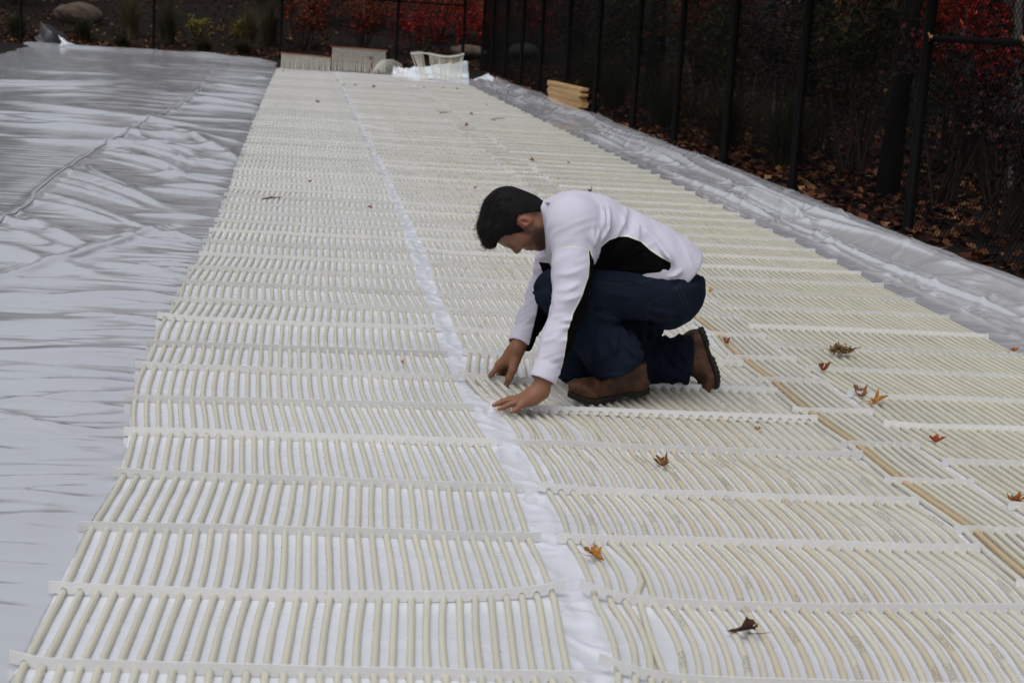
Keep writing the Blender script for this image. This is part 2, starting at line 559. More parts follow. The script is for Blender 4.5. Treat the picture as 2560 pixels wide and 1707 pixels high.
def mat_edges(nm):
    for (n, l, r, k, y0, dy) in MATS:
        if n == nm: return l, r
MAT_OBJ = {}
mr = np.random.default_rng(11)
for (nm, EL, ER, NT_, y0, dy) in MATS:
    root = empty('tube_mat', (float(np.interp(5, A_Y, (EL + ER) / 2)), 5.0, 0.0))
    tag(root, MAT_LABEL[nm], 'tube mat', 'tube mats laid side by side')
    off = -np.array(root.location)
    MAT_OBJ[nm] = root
    bars_y = np.arange(y0 - 3 * dy, END_Y[nm] - 0.1, dy)
    bars_y = bars_y[bars_y > 1.9]
    by_j = bars_y + mr.normal(0, 0.012, len(bars_y))
    margin = 0.030
    # --- spacer bars
    far_mesh = {}
    pins = []
    for i, yb in enumerate(by_j):
        xl, xr = np.interp(yb, A_Y, EL), np.interp(yb, A_Y, ER)
        jit = mr.normal(0, 0.006, 2)
        xl += jit[0]; xr += jit[1]
        if nm == 'B' and 5.3 < yb < 5.75: xl -= 0.055
        if nm == 'B' and 4.95 < yb < 5.3: xl -= 0.02
        pins.append((xl, xr))
        near = yb < 9.5
        key = None if near else (i % 7)
        if key is not None and key in far_mesh:
            o = link('spacer_bar', far_mesh[key], None, root)
            o.location = Vector((xl, yb, 0)) + Vector(off)
            continue
        W = xr - xl
        pitch = (W - 2 * margin) / (NT_ - 1)
        h, th = 0.0290, 0.0040
        if near:
            u = [0.0, 0.008]
            for k in range(NT_):
                c = margin + k * pitch
                u += [c - 0.0089, c - 0.0082, c - 0.0058, c - 0.003, c, c + 0.003, c + 0.0058, c + 0.0082, c + 0.0089]
            u += [W - 0.008, W]
            u = np.array(u)
            zb = np.full(len(u), 0.0050)
            for k in range(NT_):
                c = margin + k * pitch
                q = np.abs(u - c)
                zb = np.where(q < 0.0083, np.maximum(zb, 0.0095 + np.sqrt(np.maximum(0.0082 ** 2 - q ** 2, 0))), zb)
        else:
            u = np.linspace(0, W, 14); zb = np.full(14, 0.004)
        s = u / W
        lift = 0.0015 * noise2(s * 5, s * 0 + i * 3.1, 90)
        e0, e1 = mr.random(2) ** 3
        lift = lift + 0.010 * e0 * np.clip(1 - s / 0.16, 0, 1) ** 2 + 0.010 * e1 * np.clip((s - 0.84) / 0.16, 0, 1) ** 2
        bend = 0.010 * noise2(s * 2.2, s * 0 + i * 1.7, 91) + 0.004 * noise2(s * 6, s * 0 + i, 92) + mr.normal(0, 0.012) * (s - 0.5)
        if nm == 'B' and 3.3 < yb < 3.5: lift = lift + 0.020 * np.clip(1 - s / 0.12, 0, 1) ** 2; bend = bend + 0.05 * np.clip(1 - s / 0.2, 0, 1) ** 1.6
        if nm == 'B' and 2.9 < yb < 3.1: lift = lift + 0.022 * np.clip(1 - s / 0.14, 0, 1) ** 2; bend = bend + 0.05 * np.clip(1 - s / 0.2, 0, 1) ** 1.6
        if nm == 'A' and 3.3 < yb < 3.5: bend = bend + 0.05 * np.clip((s - 0.7) / 0.3, 0, 1) ** 2; lift = lift + 0.012 * np.clip((s - 0.85) / 0.15, 0, 1) ** 2
        if nm == 'A' and 2.85 < yb < 3.0: bend = bend + 0.03 * np.clip(1 - s / 0.1, 0, 1) ** 2
        if nm == 'B' and 5.3 < yb < 5.75: lift = lift + 0.012 * np.clip(1 - s / 0.3, 0, 1) ** 2
        if nm == 'B' and 4.95 < yb < 5.3: lift = lift + 0.004; bend = bend + 0.03 * np.clip(1 - s / 0.25, 0, 1) ** 2
        if nm in 'B' and mr.random() < 0.6: bend = bend + 0.012 * np.clip((s - 0.8) / 0.2, 0, 1) ** 2
        V = []
        lean = 0.003 * mr.normal()
        for yy, zz in ((-th / 2, zb), (th / 2, zb), (th / 2, h + 0 * zb), (-th / 2, h + 0 * zb)):
            V.append(np.stack([u, bend + yy + lean * (zz / h), np.maximum(zz + lift, 0.001)], -1))
        V = np.stack(V, 1).reshape(-1, 3)
        n = len(u)
        a = np.arange(n - 1)[:, None] * 4; j = np.arange(4)[None]; k = (j + 1) % 4
        Fq = np.stack([a + j, a + 4 + j, a + 4 + k, a + k], -1).reshape(-1, 4)[:, ::-1]
        Fq = np.concatenate([Fq, [[0, 1, 2, 3], [4 * n - 1, 4 * n - 2, 4 * n - 3, 4 * n - 4]]])
        me = mesh_np('spacer_bar', V, Fq, smooth=False)
        me.materials.append(BAR)
        if key is not None: far_mesh[key] = me
        o = link('spacer_bar', me, None, root)
        o.location = Vector((xl, yb, 0)) + Vector(off)
    # --- tubes
    ts = [np.linspace(0, 1, 7)[:-1] if by_j[i] < 11 else np.linspace(0, 1, 4)[:-1] for i in range(len(by_j) - 1)]
    ty = np.concatenate([[by_j[0] - 0.3]] + [by_j[i] + ts[i] * (by_j[i + 1] - by_j[i]) for i in range(len(ts))] + [[by_j[-1], END_Y[nm]]])
    span = np.clip(np.searchsorted(by_j, ty, side='right'), 1, len(by_j) - 1)
    w01 = np.clip((ty - by_j[span - 1]) / (by_j[span] - by_j[span - 1]), 0, 1)
    sag = np.sin(np.pi * w01) ** 1
    XL, XR = np.interp(ty, A_Y, EL), np.interp(ty, A_Y, ER)
    pinL, pinR = np.array(pins).T
    common = 0.0055 * noise2(span * 1.37, span * 0 + ord(nm), 101)             # the whole span bows one way
    for k in range(NT_):
        base = np.interp(ty, by_j, pinL + margin + (pinR - pinL - 2 * margin) * k / (NT_ - 1))
        x = base + sag * (common * (0.6 if nm != 'B' else 1.0) + 0.0035 * noise2(span * 2.1, span * 0 + k * 0.45, 103) + 0.0022 * noise2(span * 3.3, span * 0 + k * 3.3, 104))
        if nm == 'B':
            sel = (ty > 3.0) & (ty < 4.6)
            x = x + np.where(sel, 1, 0) * sag * (0.014 if k > 0 else 0.009)
            if k == 3: x = x + np.where((ty > 2.95) & (ty < 3.45), 1, 0) * sag * (-0.022)
            if k == 3: x = x + np.where((ty > 3.4) & (ty < 3.9), 1, 0) * sag * 0.016
            if k < 9: x = x + np.where((ty > 4.6) & (ty < 5.15), 1, 0) * sag * 0.016 * (1 + 0.5 * math.sin(k * 2.2))
        zc = TUBE_R + 0.0020 + 0.0008 * np.cos(np.pi * 2 * w01)
        if nm == 'C': zc = zc + 0.004
        if nm == 'D': zc = zc + 0.002
        if nm == 'B':
            zc = zc + 0.012 * np.clip(1 - k / 9, 0, 1) ** 2 * np.exp(-((ty - 5.55) / 0.22) ** 2)
        xo, zo = x, np.zeros_like(x) + zc
        P = np.stack([xo, ty, zo], -1) + off
        lim = 22 if False else 1e9
        pieces = [P]
        if nm == 'C' and k == 1:                     # a tan length of tube, then an ordinary one
            cut = int(np.searchsorted(ty, 7.3))
            pieces = [P[cut - 1:], P[:cut]]
        for P in pieces:
            V, Fq = sweep(P, TUBE_R, 8)
            o = link('tube', mesh_np('tube', V, Fq[:, ::-1]), TUBE, root)
            o.color = (0.80, 0.78, 0.69, 0.0)
        g = mr.random()
        if nm == 'A': c = np.array([0.815, 0.795, 0.675]) * (0.94 + 0.08 * g)
        elif nm == 'B':
            c = np.array([0.815, 0.79, 0.67]) if not (k > 9 and k % 2 == 0 and k < 24) else np.array([0.78, 0.715, 0.56])
            c = c * (0.94 + 0.08 * g)
        elif nm == 'C': c = np.array([0.72, 0.57, 0.35]) if k == 1 else np.array([0.78, 0.74, 0.60]) if k == 2 else np.array([0.80, 0.78, 0.69])
        else: c = np.array([0.815, 0.79, 0.66]) * (0.94 + 0.08 * g)
        pa = {'A': 0.0, 'B': 0.9, 'C': 0.4, 'D': 0.35}[nm]
        o.color = (*[float(q) for q in c], pa if k > 1 else 0.0)
# ================================================================ far end of the mats
COPPER = mottled('copper_header', (0.30, 0.12, 0.06), (0.20, 0.09, 0.05), 20, 0.5, 0.5, 0.2)
PALE_TUBE = mottled('pale_tube', (0.66, 0.65, 0.58), (0.56, 0.54, 0.46), 6, 0.4, 0.4, 0.0)
YELLOWED = mottled('yellowed_tube', (0.66, 0.58, 0.36), (0.62, 0.60, 0.50), 5, 0.4, 0.4, 0.0)


def header_panel(xa, xb, yc, z0, za, zb, label, n=26, tilt=0.12, patch=False):
    root = empty('header_panel', ((xa + xb) / 2, yc, 0))
    tag(root, label, 'tube panel', 'mat ends standing up at the far end')
    off = -np.array([(xa + xb) / 2, yc, 0])
    mb = MB()
    mb.tube(np.array([(xa - 0.03, yc + tilt, za), (xb + 0.03, yc + tilt, zb)]) + off, 0.016, 10)
    mb.build('header_pipe', COPPER, root, True)
    for k in range(n):
        t = (k + 0.5) / n
        x = xa + (xb - xa) * t
        zt = za + (zb - za) * t
        jx = r_.uniform(-0.008, 0.008)
        P = np.array([(x + jx, yc - 0.35, 0.012), (x + jx, yc - 0.12, 0.03 + z0), (x + jx * 0.5, yc, 0.10 + z0), (x, yc + tilt * 0.6, zt * 0.6), (x, yc + tilt, zt)]) + off
        V, Fq = sweep(P, 0.0095, 6)
        link('tube', mesh_np('tube', V, Fq[:, ::-1]), PALE_TUBE, root)
    if patch:
        mb = MB(); mb.box(np.array([xa + (xb - xa) * 0.73, yc + tilt * 0.6 - 0.02, za * 0.62]) + off, (0.07, 0.01, 0.055)); mb.build('clamp_plate', COPPER, root)
    return root


def W(x, y, yc):
    return on_plane(x, y, yc)


p0, p1 = W(646, 122, 33.6), W(760, 134, 33.6)
header_panel(p0[0], p1[0], 33.5, 0.0, p0[2], p1[2], 'low upright row of tubes under a brown header pipe at the far left end', 27)
p0, p1 = W(763, 108, 34.2), W(887, 118, 34.2)
header_panel(p0[0], p1[0], 34.1, 0.0, p0[2], p1[2], 'taller upright row of tubes under a brown header pipe at the far end', 29, patch=True)
# arch of bent tubes
root = empty('tube_arch', (1.65, 33.2, 0)); tag(root, 'low arch of bent pale tubes beside the brown header pipes', 'tube coil')
q = W(850, 170, 33.0)
for k in range(10):
    a = np.linspace(0, math.pi, 22)
    xl, xr = q[0] + 0.03 + 0.008 * k, q[0] + 0.30 + 0.042 * k
    P = np.stack([(xl + xr) / 2 - (xr - xl) / 2 * np.cos(a), 33.0 + 0.05 * k + 0.10 * a / math.pi, 0.015 + (0.10 + 0.020 * k) * np.sin(a) ** 0.8], -1) - np.array([1.65, 33.2, 0])
    V, Fq = sweep(P, 0.007, 6); link('tube', mesh_np('tube', V, Fq[:, ::-1]), PALE_TUBE, root)
mb = MB(); q = W(850, 170, 33.0); mb.tube(np.array([(q[0] - 0.03, 32.95, 0.02), (q[0] + 0.05, 33.15, 0.26)]) - np.array([1.65, 33.2, 0]), 0.016, 8); mb.build('header_pipe', COPPER, root, True)
# the right hand mat turned up on edge
root = empty('turned_up_mat', (2.4, 31.4, 0)); tag(root, 'end of the right mat turned up on edge, fanned tubes under a wavy white bar', 'tube panel', 'mat ends standing up at the far end')
O_ = np.array([2.4, 31.4, 0])
a_, b_ = W(943, 124, 31.5), W(1066, 125, 31.5)
c_, d_ = W(962, 186, 31.3), W(1062, 188, 31.3)
tt = np.linspace(0, 1, 30)
top = a_[None] + (b_ - a_)[None] * tt[:, None]
top[:, 2] += 0.035 * np.sin(tt * 2 * math.pi * 1.0) * (1 - 0.2 * tt) - 0.03 * np.sin(math.pi * tt)
top[:, 1] += 0.05 * np.sin(tt * 6)
mb = MB(); V, Fq = sweep(top - O_, 0.014, 6); mb.add(V, [tuple(q) for q in Fq[:, ::-1]]); mb.build('spacer_bar', BAR, root, True)
for k in range(30):
    t = (k + 0.5) / 30
    if 0.24 < t < 0.33: continue
    p = a_ + (b_ - a_) * t; p = np.array([p[0], p[1], np.interp(t, tt, top[:, 2])])
    tb = np.clip(t + 0.02 * math.sin(k * 1.9), 0, 1)
    q = c_ + (d_ - c_) * tb
    ext = p + (p - q) * 0.06
    P = np.array([ext, p, p * 0.5 + q * 0.5 + np.array([0.02 * math.sin(k), -0.03, 0]), q + np.array([0, -0.05, 0.03]), q + np.array([0, -0.5, 0.0])]) - O_
    P[-1, 2] = 0.012
    V, Fq = sweep(P, 0.0085, 6)
    link('tube', mesh_np('tube', V, Fq[:, ::-1]), YELLOWED if k in (8, 15, 22, 23, 24) else PALE_TUBE, root)


def crumple(name, pts, mat, label, cat, seed, nu=36, nv=24, amp=0.05, parent=None):
    """a sheet between four corner points (bottom left, bottom right, top right, top left) with folds and thickness"""
    a, b, c, d = [np.array(p, float) for p in pts]
    U, V = np.meshgrid(np.linspace(0, 1, nu), np.linspace(0, 1, nv))
    P = (a * (1 - U)[..., None] + b * U[..., None]) * (1 - V)[..., None] + (d * (1 - U)[..., None] + c * U[..., None]) * V[..., None]
    n = np.cross(b - a, d - a); n /= np.linalg.norm(n)
    P = P + n * (amp * fbm(U * 4 + V * 1.5, V * 2, seed, 3))[..., None]
    P[..., 2] += amp * 0.8 * fbm(U * 5, V, seed + 3, 2) * V
    P[..., 2] = np.maximum(P[..., 2], 0.006)
    base = P.reshape(-1, 3).mean(0); base[2] = P[..., 2].min()
    me = mesh_np(name, P.reshape(-1, 3) - base, grid_faces(nu, nv))
    o = link(name, me, mat, parent, base)
    sm = o.modifiers.new('thickness', 'SOLIDIFY'); sm.thickness = 0.004
    if label: tag(o, label, cat)
    return o


BLUE_FILM = mottled('blue_white_film', (0.62, 0.70, 0.78), (0.70, 0.75, 0.80), 4, 0.35, 0.5, 0.2)
crumple('film_heap', [W(930, 180, 32.2) * [1, 1, 0], W(1078, 192, 32.0) * [1, 1, 0], W(1074, 143, 32.1), W(935, 160, 32.4)], BLUE_FILM,
        'crumpled blue white film bunched behind the turned up mat', 'plastic sheet', 5, amp=0.07)
crumple('film_flap', [W(1085, 192, 33.5) * [1, 1, 0], W(1180, 205, 32.0) * [1, 1, 0], W(1160, 190, 32.4), W(1122, 172, 33.2)], BLUE_FILM,
        'blue grey corner of film folded up beside the lumber, at the far right', 'plastic sheet', 15, amp=0.05)
crumple('film_fold', [W(900, 166, 33.6) * [1, 1, 0], W(1010, 175, 33.2) * [1, 1, 0.0], W(960, 155, 33.5), W(905, 150, 33.8)], FILM,
        'small white fold of film between the tube arch and the turned up mat', 'plastic sheet', 25, amp=0.05)
# black tarp heap, back left
BLACK_TARP = mottled('black_tarp', (0.012, 0.012, 0.014), (0.022, 0.022, 0.026), 6, 0.35, 0.5, 0.4)
tp = empty('tarp_heap', tuple(W(130, 125, 36.9) * [1, 1, 0])); tag(tp, 'black tarp heap with a white underside flap at the back left', 'tarp')
O_ = np.array(tp.location)


def lump(n=3, seed=0, s=(0.4, 0.3, 0.3)):
    bm = bmesh.new(); bmesh.ops.create_icosphere(bm, subdivisions=n, radius=1.0)
    v = np.array([p.co[:] for p in bm.verts])
    d = 1 + 0.28 * fbm(v[:, 0] * 1.6 + v[:, 2], v[:, 1] * 1.6 + seed, seed, 3) + 0.05 * fbm(v[:, 0] * 7 + v[:, 2] * 5, v[:, 1] * 7 - v[:, 2] * 4, seed + 9, 2)
    v = v * d[:, None] * np.array(s)
    f = [[q.index for q in p.verts] for p in bm.faces]
    bm.free()
    return v, np.array(f)


v, f = lump(4, 31, (0.36, 0.3, 0.34)); v[:, 2] = np.maximum(v[:, 2] + 0.10 + 0.05 * np.sin(v[:, 0] * 14 + v[:, 2] * 9), 0)
link('black_side', mesh_np('black_side', v - np.array([0.10, 0, 0]), f), BLACK_TARP, tp)
fl = crumple('white_side', [W(150, 119, 36.7) - O_, W(225, 121, 36.5) - O_, W(165, 103, 36.7) - O_, W(128, 76, 36.8) - O_], FILM, None, None, 33, amp=0.03, parent=tp)

# ================================================================ lumber
PINE = NT('fresh_pine', (0.62, 0.40, 0.19), 0.6, 0.3)
v_ = PINE.coord((12, 0.8, 30))
PINE.color(PINE.ramp(PINE.noise(v_, 3, 4), [(0.3, (0.66, 0.44, 0.22)), (0.7, (0.52, 0.31, 0.13))]))
PINE = PINE.m
lum = W(1300, 246, 25.2)
pos_words = ['bottom', 'second from the bottom', 'third from the bottom', 'middle', 'third from the top', 'second from the top', 'topmost']
bd_r = random.Random(8)
for i in range(8):
    mb = MB(); mb.box((0, 0, 0), (0.105, 2.35, 0.038))
    o = mb.build('lumber_board', PINE)
    bv = o.modifiers.new('edge', 'BEVEL'); bv.width = 0.003; bv.segments = 2
    o.location = (3.885 + bd_r.uniform(-0.012, 0.012), 25.2 + bd_r.uniform(-0.10, 0.10), 0.01 + 0.0195 + i * 0.0402)
    o.rotation_euler = (0, 0, R(3.6 + bd_r.uniform(-0.5, 0.5)))
    w = ['lowest', 'second lowest', 'third lowest', 'fourth lowest', 'fourth from the top', 'third from the top', 'second from the top', 'topmost'][i]
    tag(o, 'pale pine board, %s of the stack by the black fence' % w, 'board', 'pine boards stacked by the fence')

# ================================================================ fences
FENCE = mottled('black_vinyl', (0.0028, 0.0028, 0.003), (0.004, 0.004, 0.0042), 10, 0.6, 0.05, 0.0)


def chain_link(p, q, z0, z1, parent, off, pitch=0.060, wire=0.0024):
    """diamond mesh between ground points p and q"""
    p = np.array(p, float); q = np.array(q, float)
    L = np.linalg.norm(q - p); t = (q - p) / L; n = np.array([-t[1], t[0]])
    H = z1 - z0
    V = []; Fc = []; c = 0
    for s in (-1, 1):
        u0 = np.arange(-H, L + H, pitch) if s > 0 else np.arange(0, L + 2 * H, pitch)
        for u in u0:
            a = np.array([u, 0.0]); b = np.array([u + s * H, H])
            # clip to 0..L
            pts = []
            for (e0, e1) in ((a, b),):
                lo, hi = 0.0, 1.0
                du = e1[0] - e0[0]
                for bound, sign in ((0.0, 1), (L, -1)):
                    d0 = sign * (e0[0] - bound); d1 = sign * (e1[0] - bound)
                    if d0 < 0 and d1 < 0: lo, hi = 1, 0
                    elif d0 < 0: lo = max(lo, d0 / (d0 - d1))
                    elif d1 < 0: hi = min(hi, d0 / (d0 - d1))
                if hi <= lo: continue
                pts = [e0 + (e1 - e0) * lo, e0 + (e1 - e0) * hi]
            if not pts: continue
            d = (pts[1] - pts[0]); d /= np.linalg.norm(d); nn = np.array([-d[1], d[0]])
            for e in pts:
                for k in range(3):
                    an = k * 2.0944 + (0.5 if s > 0 else 0)
                    uv = e + nn * math.cos(an) * wire
                    w = math.sin(an) * wire + s * 0.0022
                    V.append((p[0] + t[0] * uv[0] + n[0] * w, p[1] + t[1] * uv[0] + n[1] * w, z0 + uv[1]))
            Fc += [(c + k, c + (k + 1) % 3, c + 3 + (k + 1) % 3, c + 3 + k) for k in range(3)]
            c += 6
    V = np.array(V) + off
    return link('wire_mesh', mesh_np('wire_mesh', V, np.array(Fc)), FENCE, parent)


def post(parent, off, x, y, z1, r=0.035):
    mb = MB(); z0 = float(hill(x, y)) - 0.1
    mb.tube(np.array([(x, y, z0), (x, y, z1)]) + off, r, 12)
    mb.tube(np.array([(x, y, z1), (x, y, z1 + 0.03)]) + off, [r * 1.15, r * 0.6], 12)
    mb.build('post', FENCE, parent, True)


FX = 4.05
RAIL_Z = float(W(2150, 90, 10.84)[2])
side = empty('chain_link_fence', (FX, 20, 0)); tag(side, 'black chain link fence running along the right edge of the film', 'fence')
off = -np.array(side.location)
for yy in (5.4, 8.1, 10.84, 13.62, 15.99, 18.31, 20.74, 23.67, 26.48, 29.56, 32.27, 35.0, 37.5, 39.6):
    post(side, off, FX, yy, 3.05, 0.037)
chain_link((FX + 0.045, 5.2), (FX + 0.045, 39.6), 0.0, 3.0, side, off)
mb = MB(); mb.tube(np.array([(FX, 5.4, RAIL_Z), (FX, 10.84, RAIL_Z)]) + off, 0.021, 10); mb.build('mid_rail', FENCE, side, True)
mb = MB(); mb.tube(np.array([(FX, 5.2, 3.02), (FX, 39.6, 3.02)]) + off, 0.021, 10); mb.build('top_rail', FENCE, side, True)
back = empty('chain_link_fence', (0, 39.6, 0)); tag(back, 'black chain link fence across the back, behind the mat ends', 'fence')
off = -np.array(back.location)
for xx in (-12.4, -9.4, -6.45, -3.5, -0.62, 2.05, 3.6):
    post(back, off, xx, 39.7, 3.05, 0.036)
chain_link((-12.4, 39.75), (3.88, 39.75), 0.0, 3.0, back, off)
mb = MB(); mb.tube(np.array([(-12.4, 39.7, 1.47), (3.6, 39.7, 1.47)]) + off, 0.021, 10); mb.build('mid_rail', FENCE, back, True)
mb = MB(); mb.tube(np.array([(-12.4, 39.7, 3.02), (3.6, 39.7, 3.02)]) + off, 0.021, 10); mb.build('top_rail', FENCE, back, True)

# ================================================================ boulders
STONE = mottled('tan_stone', (0.15, 0.115, 0.085), (0.09, 0.072, 0.058), 5, 0.85, 0.2, 0.5, 0.02)
STONE2 = mottled('grey_stone', (0.12, 0.112, 0.108), (0.07, 0.063, 0.06), 5, 0.85, 0.2, 0.5, 0.02)
for (x, y, yc, s, sd, mat, lab) in ((185, 32, 44.5, (0.58, 0.42, 0.28), 2, STONE, 'rounded tan boulder on the bank behind the back fence, top left'),
                                    (1078, 120, 41.4, (0.42, 0.32, 0.17), 5, STONE, 'flat brown boulder just behind the back fence by the turned up mat'),
                                    (1200, 120, 41.0, (0.36, 0.3, 0.2), 9, STONE2, 'small grey boulder behind the fence corner')):
    p = W(x, y, yc)
    v, f = lump(4, sd, s)
    o = link('boulder', mesh_np('boulder', v, f), mat); o.location = p
    tag(o, lab, 'boulder', 'boulders on the mulch bank')

# ================================================================ leaf litter
def leaf_quads(P, size, tilt, rg, fold=0.25):
    """pointed folded leaves at points P: two triangles hinged on the midrib (as 4-vertex + 4 tri pairs)"""
    n = len(P)
    a = rg.uniform(0, 2 * np.pi, n)
    t = rg.normal(0, 1, (n, 3)) * tilt + np.array([0, 0, 1.0])
    t /= np.linalg.norm(t, axis=1)[:, None]
    d = np.stack([np.cos(a), np.sin(a), rg.normal(0, tilt, n)], -1)
    d -= (d * t).sum(1)[:, None] * t
    d /= np.linalg.norm(d, axis=1)[:, None]
    b = np.cross(t, d)
    s = (size * rg.uniform(0.6, 1.3, n))[:, None]
    w = rg.uniform(0.3, 0.5, n)[:, None] * s
    A = P - d * s * 0.5; B = P + d * s * 0.5
    C = P + b * w + t * fold * w; D = P - b * w + t * fold * w
    V = np.stack([A, C, B, D], 1).reshape(-1, 3)
    i = np.arange(n)[:, None] * 4
    F = np.concatenate([i + np.array([[0, 2, 1]]), i + np.array([[0, 3, 2]])])
    return V, F


LITTER = island('fallen_leaves', [(0.0, (0.018, 0.007, 0.005)), (0.4, (0.055, 0.018, 0.009)), (0.65, (0.10, 0.033, 0.014)), (0.85, (0.19, 0.07, 0.032)), (0.95, (0.27, 0.13, 0.062)), (1.0, (0.33, 0.19, 0.06))], 0.7, 0.2)
lr = np.random.default_rng(21)
n = 26000
X = 4.02 + lr.exponential(2.6, n); Y = lr.uniform(6, 41, n) ** 1.0
n2 = 16000
X2 = lr.uniform(-9, 9, n2); Y2 = 40.0 + lr.exponential(4.5, n2)
n3 = 1200                                         # a band caught along the fence foot
X3 = 3.86 + lr.normal(0, 0.05, n3); Y3 = lr.uniform(6.5, 36, n3)
X = np.concatenate([X, X2, X3]); Y = np.concatenate([Y, Y2, Y3])
keep = (fbm(X * 0.9, Y * 0.5, 77, 3) + lr.normal(0, 0.22, len(X)) > -0.12) & (X < 26) & (Y < 70) & ((X > 3.84) | (Y > 39.9))
X, Y = X[keep], Y[keep]
P = np.stack([X, Y, hill(X, Y) + lr.uniform(0.008, 0.05, len(X))], -1)
V, F = leaf_quads(P, 0.085, 0.35, lr)
tag(link('leaf_litter', mesh_np('leaf_litter', V, F, False), LITTER), 'fallen russet leaves scattered over the dark mulch behind the fences', 'leaf litter', kind='stuff')

# ================================================================ plants
BARK = mottled('dark_bark', (0.005, 0.0045, 0.004), (0.010, 0.0085, 0.0075), 14, 0.95, 0.1, 0.8, 0.02, (1, 1, 0.25))
GREY_BARK = mottled('grey_bark', (0.22, 0.21, 0.20), (0.10, 0.095, 0.09), 10, 0.9, 0.1, 0.5, 0.01, (1, 1, 0.4))
TWIG = mottled('twig_bark', (0.035, 0.026, 0.022), (0.06, 0.045, 0.035), 20, 0.9, 0.1, 0.0)
RED = island('red_leaves', [(0, (0.05, 0.004, 0.004)), (0.5, (0.26, 0.012, 0.010)), (0.85, (0.5, 0.028, 0.018)), (1, (0.6, 0.08, 0.03))], 0.5, 0.25, 0.25)
RUST = island('rust_leaves', [(0, (0.04, 0.008, 0.005)), (0.5, (0.15, 0.022, 0.009)), (1, (0.33, 0.06, 0.018))], 0.55, 0.25, 0.2)
PURPLE = island('dull_purple_leaves', [(0, (0.010, 0.007, 0.009)), (0.7, (0.022, 0.012, 0.015)), (0.9, (0.06, 0.016, 0.014)), (1, (0.12, 0.02, 0.015))], 0.55, 0.25)
GREEN = island('olive_leaves', [(0, (0.010, 0.014, 0.005)), (0.5, (0.026, 0.032, 0.009)), (0.85, (0.06, 0.062, 0.015)), (1, (0.15, 0.09, 0.018))], 0.5, 0.25, 0.2)
YELLOW = island('yellow_green_leaves', [(0, (0.10, 0.10, 0.015)), (0.5, (0.26, 0.22, 0.03)), (1, (0.42, 0.32, 0.05))], 0.5, 0.25, 0.2)
DGREEN = island('dark_green_leaves', [(0, (0.010, 0.014, 0.008)), (0.6, (0.022, 0.030, 0.014)), (1, (0.045, 0.05, 0.02))], 0.55, 0.2)
GRASS = island('dry_grass', [(0, (0.045, 0.038, 0.017)), (0.5, (0.09, 0.072, 0.034)), (1, (0.17, 0.12, 0.06))], 0.7, 0.2)
GRASS2 = island('green_grass', [(0, (0.016, 0.020, 0.009)), (0.6, (0.04, 0.044, 0.018)), (1, (0.09, 0.072, 0.035))], 0.7, 0.2)


def shrub(x, y, h, w, mat, n, seed, label, leaf=0.06, group='shrubs behind the fences', bare=0.0):
    rg = np.random.default_rng(seed)
    z = float(hill(x, y))
    root = empty('shrub', (x, y, z)); tag(root, label, 'shrub', group)
    mb = MB(); tips = []
    ns = int(7 + 5 * w)
    for i in range(ns):
        a = rg.uniform(0, 2 * np.pi); rr = w * rg.uniform(0.2, 1.0)
        e = np.array([math.cos(a) * rr, math.sin(a) * rr, h * rg.uniform(0.55, 1.0)])
        s = np.array([rg.normal(0, 0.06), rg.normal(0, 0.06), -0.05])
        mid = s * 0.5 + e * 0.5 + np.array([0, 0, 0.12 * h]) + rg.normal(0, 0.05, 3)
        mb.tube([s, s * 0.4 + mid * 0.6, mid, mid * 0.4 + e * 0.6, e], [0.016, 0.013, 0.009, 0.006, 0.002], 4, False)
        tips += [(mid, e), (s * 0.4 + mid * 0.6, mid)]
        for j in range(4):
            b0 = mid + (e - mid) * rg.uniform(0, 0.8)
            b1 = b0 + rg.normal(0, 0.28 * max(w, 0.4), 3) + np.array([0, 0, 0.12])
            b1[2] = abs(b1[2])
            mb.tube([b0, (b0 + b1) / 2 + rg.normal(0, 0.02, 3), b1], [0.006, 0.004, 0.0015], 3, False)
            tips += [(b0, b1), (b0, b1)]
    mb.build('stems', TWIG, root, True)
    k = rg.integers(0, len(tips), n)
    t = rg.uniform(0.15, 1.1, n)[:, None]
    A = np.array([q[0] for q in tips])[k]; B = np.array([q[1] for q in tips])[k]
    P = A + (B - A) * t + rg.normal(0, 0.055 * max(w, 0.5), (n, 3))
    P = P[P[:, 2] > 0.08]
    V, F = leaf_quads(P, leaf, 0.8, rg)
    link('crown', mesh_np('crown', V, F, False), mat, root)
    return root


def grass_clump(x, y, h, w, n, mat, seed, label):
    rg = np.random.default_rng(seed)
    z = float(hill(x, y))
    root = empty('grass_clump', (x, y, z)); tag(root, label, 'grass', 'ornamental grass clumps behind the fences')
    a = rg.uniform(0, 2 * np.pi, n); lean = rg.uniform(0.05, 1.0, n) ** 1.5 * w
    r0 = rg.uniform(0, 0.16, n)
    hh = h * rg.uniform(0.55, 1.0, n)
    c, s = np.cos(a), np.sin(a)
    T = np.linspace(0, 1, 5)
    wd = 0.006
    rows = []
    for t in T:
        rad = r0 + lean * t ** 1.7
        px, py, pz = c * rad, s * rad, hh * (t - 0.30 * (lean / max(w, 0.01)) * t ** 3)
        ww = wd * (1 - 0.85 * t)
        rows.append(np.stack([np.stack([px - s * ww, py + c * ww, pz], -1), np.stack([px + s * ww, py - c * ww, pz], -1)], 1))
    V = np.stack(rows, 1).reshape(-1, 3)
    i = np.arange(n)[:, None, None] * 10 + np.arange(4)[None, :, None] * 2
    F = (i + np.array([0, 1, 3, 2])[None, None]).reshape(-1, 4)
    link('blades', mesh_np('blades', V, F, False), mat, root)


